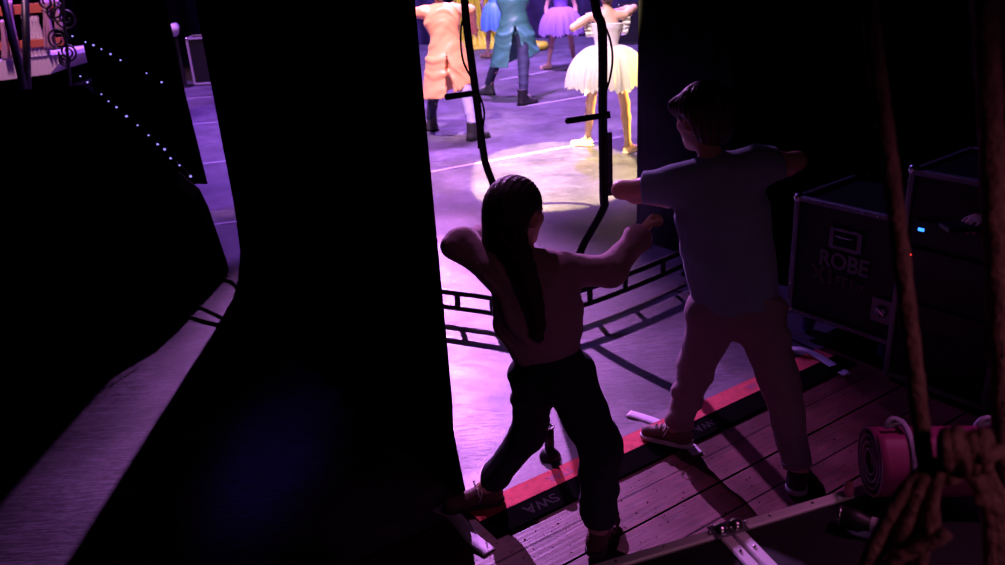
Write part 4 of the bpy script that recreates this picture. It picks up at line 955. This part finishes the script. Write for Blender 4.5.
# ================================================================== FOREGROUND: two flight-case lids, roll, rope, torch
ZC = 0.60
ex = nrm(fl(840, 490, ZC)-fl(620, 555, ZC)); ey = A(ex[1], -ex[0], 0)          # ey points towards the camera
cj = fl(724, 525, ZC); cang = math.atan2(ex[1], ex[0])
def low_case(label, x0, x1, dep_, ypad=0.0):
    e = empty('flight_case', A(cj[0], cj[1], 0), cang); tag(e, label, 'flight case', 'low flight cases in the foreground')
    MB().box(((x0+x1)/2, -dep_/2, 0.10+(ZC-0.10)/2-0.004), (x1-x0-0.01, dep_-0.01, ZC-0.10-0.008), None, 0.004).build('body', M_panel, e)
    tb = MB(); w = 0.032
    for y in (-w/2, -dep_+w/2):
        tb.box(((x0+x1)/2, y, ZC-0.013), (x1-x0, w, 0.028), None, 0.004); tb.box(((x0+x1)/2, y, 0.11), (x1-x0, w, 0.028), None, 0.004)
    for x in (x0+w/2, x1-w/2):
        tb.box((x, -dep_/2, ZC-0.013), (w, dep_, 0.028), None, 0.004); tb.box((x, -dep_/2, 0.11), (w, dep_, 0.028), None, 0.004)
        for y in (-w/2, -dep_+w/2): tb.box((x, y, 0.1+(ZC-0.1)/2), (w, w, ZC-0.1), None, 0.004)
    tb.build('edge_trim', M_alu, e)
    for x in (x0+0.018, x1-0.018):
        for y in (-0.018, -dep_+0.018):
            cp_ = MB().sphere((x, y, ZC), 0.021, 14).build('corner_ball', M_steel, e, True)
            MB().box((x, y, ZC+0.003), (0.05, 0.05, 0.004), None, 0.001).build('corner_plate', M_aludark, cp_)
            MB().sphere((x+(0.03 if x < (x0+x1)/2 else -0.03), y, ZC+0.005), 0.006, 8).build('rivet', M_steel, cp_, True)
            cs = MB().box((x+(0.08 if x < (x0+x1)/2 else -0.08), y+(-0.08 if y > -dep_/2 else 0.08), 0.085), (0.06, 0.06, 0.03), None, 0.003).build('castor', M_aludark, e)
            cx_, cy_ = x+(0.08 if x < (x0+x1)/2 else -0.08), y+(-0.08 if y > -dep_/2 else 0.08)
            MB().cyl((cx_-0.014, cy_, 0.038), (cx_+0.014, cy_, 0.038), 0.036, 16).build('wheel', M_rubber, cs, True)
    k = 0
    for x in np.arange(x0+0.12, x1-0.05, 0.13): MB().sphere((x, -w/2, ZC+0.002), 0.0045, 8).build('rivet', M_steel, e, True)
    for x in (x0+w/2, x1-w/2):
        for y in np.arange(-0.10, -dep_+0.04, -0.11): MB().sphere((x, y, ZC+0.002), 0.0045, 8).build('rivet', M_steel, e, True)
    return e
low_case('low black flight case with metal edges at the bottom centre, below the girl', -0.95, -0.004, 0.62)
low_case('low black flight case with metal edges carrying the magenta roll', 0.004, 1.10, 0.62)

# magenta roll lying on the right-hand case
RZ = 0.112
ra_, rb_ = fl(869, 460, ZC+RZ), fl(1010, 459, ZC+RZ); dr_ = nrm(rb_-ra_); rb_ = ra_+dr_*1.0
roll = empty('vinyl_roll', ra_); tag(roll, 'magenta roll tied with lilac straps, lying on the right low flight case', 'roll'); sd_ = nrm(np.cross(dr_, A(0, 0, 1)))
pts = []
for i in range(140):
    q = i/139; th = q*2*PI*4.2; rr = 0.022+0.075*q; pts.append((rr*math.cos(th), rr*math.sin(th)))
rows = [[sd_*x+A(0, 0, z)+dr_*s_ for (x, z) in pts] for s_ in (0.0, 0.02, 0.35, 0.7, 1.0)]
MB().grid(rows).build('sheet', M_roll, roll, True, solid=0.005, fix=False)
MB().cyl(dr_*0.01, dr_*0.99, 0.020, 16).build('core', M_rolldark, roll, True)
for s_ in (0.075, 0.30):
    st_ = MB().tube([dr_*s_+sd_*0.102*math.cos(a)+A(0, 0, 0.102*math.sin(a)) for a in np.linspace(0, 2*PI, 40)], 0.008, 8, flat=1.0).build('strap', M_tie, roll, True)
    q = dr_*s_+A(0, 0, 0.103); MB().tube(spline([q, q+A(0, 0, 0.02)-dr_*0.03, q-dr_*0.045+A(0, 0, -0.004)-sd_*-0.0, q-dr_*0.01+A(0, 0, 0.01)], 5), 0.006, 6).build('strap_end', M_tie, st_, True)
fp = fl(849, 489, ZC+0.03); pf = MB().sphere((0, 0, 0), 0.018, 12, (0.7, 0.9, 1.35)).build('end_flap', M_pinkflap, roll, True); pf.location = tuple(fp-ra_); pf['label'] = 'pink flap hanging at the near end'

# torch lying on the case
tq = fl(851, 519, ZC+0.028); tdir = nrm(A(0.72, -0.45, 0)*1.0)
to = empty('torch', tq); tag(to, 'black torch lying on the flight case below the end of the magenta roll', 'torch')
MB().tube([-tdir*0.03, tdir*0.02, tdir*0.035, tdir*0.12], [0.027, 0.027, 0.019, 0.018], 18).build('barrel', M_blackplastic, to, True)
MB().tube([-tdir*0.03, -tdir*0.022], [0.0275, 0.0275], 18).build('bezel', M_steel, to, True)
MB().tube([tdir*0.045, tdir*0.10], [0.0195, 0.0192], 18).build('collar', M_alu, to, True)

# ropes
def rope(pts, r, n=14, name='rope', parent=None, m=M_rope, base=None, per=10):
    P = spline(pts, per); Q = []
    for i in range(len(P)-1):
        L_ = np.linalg.norm(P[i+1]-P[i]); k = max(1, int(L_/(r*0.55)))
        Q += [P[i]+(P[i+1]-P[i])*j/k for j in range(k)]
    Q.append(P[-1])
    if base is not None: Q = [q-base for q in Q]
    return MB().tube(Q, r, n, True, twist=0.42/r, lobes=3, amp=0.06).build(name, m, parent, True)
rl = rope([at(845, -260, 1.12), at(860, -90, 1.08), at(872, 30, 1.03), at(893, 190, 0.97), at(911, 340, 0.91), at(926, 470, 0.86), at(934, 545, 0.83)], 0.0105)
tag(rl, 'slanting rope left of the two, hanging in front of the equipment rack', 'rope', 'hanging ropes')
rr_ = rope([at(965, -260, 1.12), at(977, -90, 1.08), at(985, 20, 1.03), at(994, 200, 0.97), at(1004, 410, 0.90), at(1010, 520, 0.85)], 0.0145)
tag(rr_, 'slanting rope at the far right, hanging in front of the person in black', 'rope', 'hanging ropes')
rt_ = rope([at(1022, -260, 1.15), at(1010, 0, 1.06), at(1010, 220, 1.0), at(1014, 480, 0.92)], 0.0125)
tag(rt_, 'rope cut by the right edge of the picture, behind the other hanging ropes', 'rope', 'hanging ropes')

ck = at(958, 462, 0.83)
coil = empty('rope_coil', ck); tag(coil, 'hank of thick rope with a knotted top at the lower right corner', 'rope coil')
for i in range(7):       # strands falling from the knot towards lower left and right
    e1 = (862+i*9, 575+i*2); mid = (893+i*9-i*i*0.2, 508-i*7)
    rope([at(950+i*3, 462-i, 0.83+0.008*i), at(925+i*4.5, 470+i*1.5, 0.825+0.012*(i % 3)), at(*mid, 0.815+0.012*(i % 3)), at(*e1, 0.80+0.014*(i % 3)), at(e1[0]-12, e1[1]+70, 0.79+0.014*(i % 3))], 0.0085, 12, 'strand', coil, base=ck)
for i in range(5):
    rope([at(962+i*5, 462, 0.84), at(985+i*6, 500+i*4, 0.83), at(990+i*8, 560, 0.82), at(985+i*9, 630, 0.82), A(0.52+0.02*i, 0.86, 0.80), A(0.54+0.02*i, 0.90, 0.0105)], 0.0085, 12, 'strand', coil, base=ck)
for i in range(5):       # wraps of the knot
    cxp = 948+i*9; cyp = 455-abs(i-2)*2-(4 if i == 1 else 0)
    pts = [at(cxp+3*math.sin(a), cyp+16*math.cos(a), 0.825+0.028*math.sin(a)) for a in np.linspace(0, 2*PI, 9)]
    rope(pts, 0.0095, 12, 'knot_wrap', coil, base=ck, per=5)
rope([at(975, 448, 0.80), at(985, 456, 0.79), at(1000, 452, 0.80), at(1025, 450, 0.82)], 0.0085, 12, 'rope_end', coil, base=ck)
rope([at(868, 585, 0.80), at(890, 563, 0.79), at(915, 549, 0.785), at(935, 541, 0.78), at(947, 531, 0.78)], 0.0085, 12, 'rope_end', coil, base=ck)
rope([at(975, 500, 0.79), at(986, 503, 0.785), at(998, 511, 0.79)], 0.0065, 12, 'rope_end', coil, base=ck)

# ------------------------------------------------------------------ tape strips and cables on the floor
def ribbon(name, pts, w, m, label, cat, z=0.004, curl=0.0, flip=1):
    P = spline([A(*fl(x, y, zz)) for (x, y, zz) in pts], 8); rows = []
    for i, p in enumerate(P):
        d = nrm(P[min(i+1, len(P)-1)]-P[max(i-1, 0)]); n_ = nrm(np.cross(d, A(0, 0, 1)))
        rows.append([p+n_*w*(u-0.5)+A(0, 0, z) for u in (0, 0.5, 1)])
    return tag(MB().grid(rows).build(name, m, None, True, solid=0.0016, fix=False), label, cat, 'loose floor tape')
ribbon('floor_tape', [(786, 349, 0.012), (800, 350, 0.03), (818, 357, 0.012), (848, 376, 0.0)], 0.05, M_tape, 'wavy lilac tape strip at the right end of the red strip', 'floor tape')
ribbon('floor_tape', [(628, 414, 0.001), (645, 419, 0.001), (662, 425, 0.002)], 0.055, M_tape, 'pale tape strip lying left of the boy on the stage edge', 'floor tape')
ribbon('floor_tape', [(668, 426, 0.013), (684, 441, 0.004), (698, 455, 0.001)], 0.05, M_tape, 'pale tape strip sticking out below the raised foot of the boy', 'floor tape')
ribbon('floor_tape', [(437, 508, 0.0), (452, 515, 0.004), (463, 527, 0.012), (474, 541, 0.006), (490, 553, 0.001)], 0.055, M_tape, 'lilac tape strip beside the left shoe of the girl', 'floor tape')
def cable(pts, label, r=0.006):
    o = MB().tube(spline([A(*fl(x, y, 0)) + A(0, 0, r+0.001) for (x, y) in pts], 8), r, 8).build('cable', M_rubber, None, True); return tag(o, label, 'cable', 'cables at the foot of the gap')
cable([(170, 296), (196, 306), (222, 318), (250, 336), (272, 360)], 'black cable crossing the streak of light, upper of the two crossing it')
cable([(180, 314), (205, 322), (232, 330), (262, 352), (280, 378)], 'black cable crossing the streak of light, lower of the two crossing it', 0.007)
cable([(224, 280), (230, 282), (234, 284), (246, 298)], 'short black cable at the very foot of the narrow gap', 0.008)
cable([(788, 300), (781, 320), (786, 336), (800, 344), (818, 352)], 'thin black cable on the floor under the flight case with the logo', 0.004)

# ------------------------------------------------------------------ haze drifting by the right curtain
def haze():
    m = bpy.data.materials.new('haze'); m.use_nodes = True; nt = m.node_tree; N = nt.nodes; Lk = nt.links
    N.remove(N['Principled BSDF']); v = N.new('ShaderNodeVolumeScatter'); v.inputs['Color'].default_value = (0.8, 0.75, 1, 1); v.inputs['Anisotropy'].default_value = 0.2
    tc = N.new('ShaderNodeTexCoord'); n = N.new('ShaderNodeTexNoise'); n.inputs['Scale'].default_value = 1.6; n.inputs['Detail'].default_value = 2; Lk.new(tc.outputs['Object'], n.inputs['Vector'])
    ln = N.new('ShaderNodeVectorMath'); ln.operation = 'LENGTH'; sc = N.new('ShaderNodeVectorMath'); sc.operation = 'MULTIPLY'; sc.inputs[1].default_value = (1/0.75, 1/0.32, 1/0.85)
    Lk.new(tc.outputs['Object'], sc.inputs[0]); Lk.new(sc.outputs[0], ln.inputs[0])
    r = N.new('ShaderNodeMapRange'); Lk.new(ln.outputs['Value'], r.inputs[0]); r.inputs[1].default_value = 0.2; r.inputs[2].default_value = 1.0; r.inputs[3].default_value = 0.16; r.inputs[4].default_value = 0.0
    r2 = N.new('ShaderNodeMapRange'); Lk.new(n.outputs['Fac'], r2.inputs[0]); r2.inputs[1].default_value = 0.35; r2.inputs[2].default_value = 0.65
    mu = N.new('ShaderNodeMath'); mu.operation = 'MULTIPLY'; Lk.new(r.outputs[0], mu.inputs[0]); Lk.new(r2.outputs[0], mu.inputs[1]); Lk.new(mu.outputs[0], v.inputs['Density'])
    Lk.new(v.outputs[0], N['Material Output'].inputs['Volume'])
    c = at(662, 165, 5.05); o = MB().sphere((0, 0, 0), 1.0, 20, (0.75, 0.32, 0.85)).build('haze', m); o.location = tuple(c)
    tag(o, 'thin purple haze drifting in front of the right curtain', 'haze', kind='stuff')
haze()

# ================================================================== LIGHTS
def spot(name, loc, target, power, col, size, blend=0.3, rad=0.08):
    l = bpy.data.lights.new(name, 'SPOT'); l.energy = power; l.color = col; l.spot_size = math.radians(size); l.spot_blend = blend; l.shadow_soft_size = rad
    o = bpy.data.objects.new(name, l); COL.objects.link(o); o.location = loc
    o.rotation_euler = (Vector(target)-Vector(loc)).to_track_quat('-Z', 'Y').to_euler(); return o
def area(name, loc, target, power, col, sx, sy):
    l = bpy.data.lights.new(name, 'AREA'); l.shape = 'RECTANGLE'; l.size = sx; l.size_y = sy; l.energy = power; l.color = col
    o = bpy.data.objects.new(name, l); COL.objects.link(o); o.location = loc
    o.rotation_euler = (Vector(target)-Vector(loc)).to_track_quat('-Z', 'Y').to_euler(); return o
spot('key_spot', (-2.0, 15.7, 6.0), (-0.28, 3.1, 0.0), 18500, (0.76, 0.26, 1.0), 16.5, 1.0, 0.07)
spot('left_spot', (-1.0, 5.9, 6.2), (-0.08, 2.85, 0.4), 600, (0.92, 0.32, 1.0), 17, 1.0, 0.06)
spot('violet_spot', (-3.4, 11.5, 6.6), (1.3, 3.9, 0.3), 1300, (0.38, 0.16, 1.0), 17, 0.6, 0.1)
spot('wash_spot', (0.5, 12.0, 7.4), (0.5, 11.2, 0), 9500, (0.54, 0.24, 1.0), 66, 0.4, 0.3)
spot('wash_spot', (-0.5, 7.6, 7.4), (-0.45, 7.5, 0), 6500, (0.74, 0.28, 1.0), 29, 0.9, 0.3)
spot('wash_spot', (-4.6, 12.5, 7.4), (-4.2, 11.2, 0), 5500, (0.34, 0.10, 1.0), 62, 0.5, 0.3)
spot('wash_spot', (-2.7, 10.5, 7.4), (-2.3, 6.6, 0), 3500, (0.42, 0.14, 1.0), 15, 0.6, 0.1)
spot('front_spot', (-1.4, 5.4, 7.4), (0.5, 11.0, 0.9), 4600, (0.68, 0.36, 1.0), 46, 0.6, 0.15)
spot('orange_special', (-1.2, 5.6, 7.4), (-0.42, 9.25, 0.9), 4500, (1.0, 0.68, 0.6), 12, 0.7, 0.1)
spot('teal_special', (-0.6, 5.8, 7.4), (0.4, 11.35, 0.8), 2500, (0.85, 0.8, 0.9), 11, 0.7, 0.1)
spot('tutu_special', (0.0, 5.0, 5.2), (1.03, 8.0, 0.8), 2200, (1.0, 0.8, 0.75), 17, 0.7, 0.1)
spot('backdrop_spot', (0.5, 14.0, 7.4), (0.5, 18.2, 1.0), 9000, (0.4, 0.22, 1.0), 80, 0.7, 0.2)
spot('follow_spot', (-0.22, -0.5, 7.3), (0.5, 7.4, 0), 50000, (1.0, 0.86, 0.36), 8.6, 0.08, 0.03)
spot('side_spot', (5.5, 8.6, 1.6), (1.15, 7.9, 0.5), 6000, (1.0, 0.6, 0.10), 13, 0.5, 0.05)
spot('balcony_spot', (-6.0, 9.0, 6.0), (-5.8, 12.2, 1.6), 1300, (1.0, 0.45, 0.75), 36, 0.5, 0.1)
spot('blue_spot', (-0.95, -1.5, 1.9), (-1.02, 3.1, 0), 200, (0.16, 0.05, 1.0), 6.5, 1.0, 0.1)
area('wing_fill', (2.6, -1.2, 3.6), (0.9, 2.0, 0.8), 0.45, (0.9, 0.5, 0.9), 0.5, 0.5)  # added dim fill behind the camera, lifts the dark wings
spot('rope_fill', (1.2, 0.15, 1.95), (0.78, 0.92, 1.2), 6.0, (1.0, 0.36, 0.58), 75, 0.6, 0.1)  # added unseen fill close to the ropes, brightens their near side
spot('magenta_fill', (2.2, 1.6, 4.0), (1.25, 1.35, 0.7), 120, (1.0, 0.22, 0.7), 30, 0.8, 0.15)  # added unseen lamp that brightens the magenta roll
w = bpy.data.worlds.new('dark'); SC.world = w; w.use_nodes = True
w.node_tree.nodes['Background'].inputs[0].default_value = (0.35, 0.25, 0.5, 1); w.node_tree.nodes['Background'].inputs[1].default_value = 0.0

# ================================================================== CAMERA
cam = bpy.data.cameras.new('camera'); co = bpy.data.objects.new('camera', cam); COL.objects.link(co)
cam.sensor_width = 36; cam.lens = 36*FPX/1005; cam.clip_start = 0.05
ir = _cr*_rt+_sr*(-_up); idn = -_sr*_rt+_cr*(-_up)
Mx = Matrix.Identity(4)
for i in range(3): Mx[i][0] = ir[i]; Mx[i][1] = -idn[i]; Mx[i][2] = -_fw[i]
Mx[2][3] = CAMH
co.matrix_world = Mx
cam.dof.use_dof = True; cam.dof.focus_distance = 3.3; cam.dof.aperture_fstop = 4.0
SC.camera = co
SC.view_settings.view_transform = 'Standard'; SC.view_settings.look = 'None'; SC.view_settings.gamma = 1.0; SC.view_settings.exposure = 0.0
SC.view_settings.use_curve_mapping = False
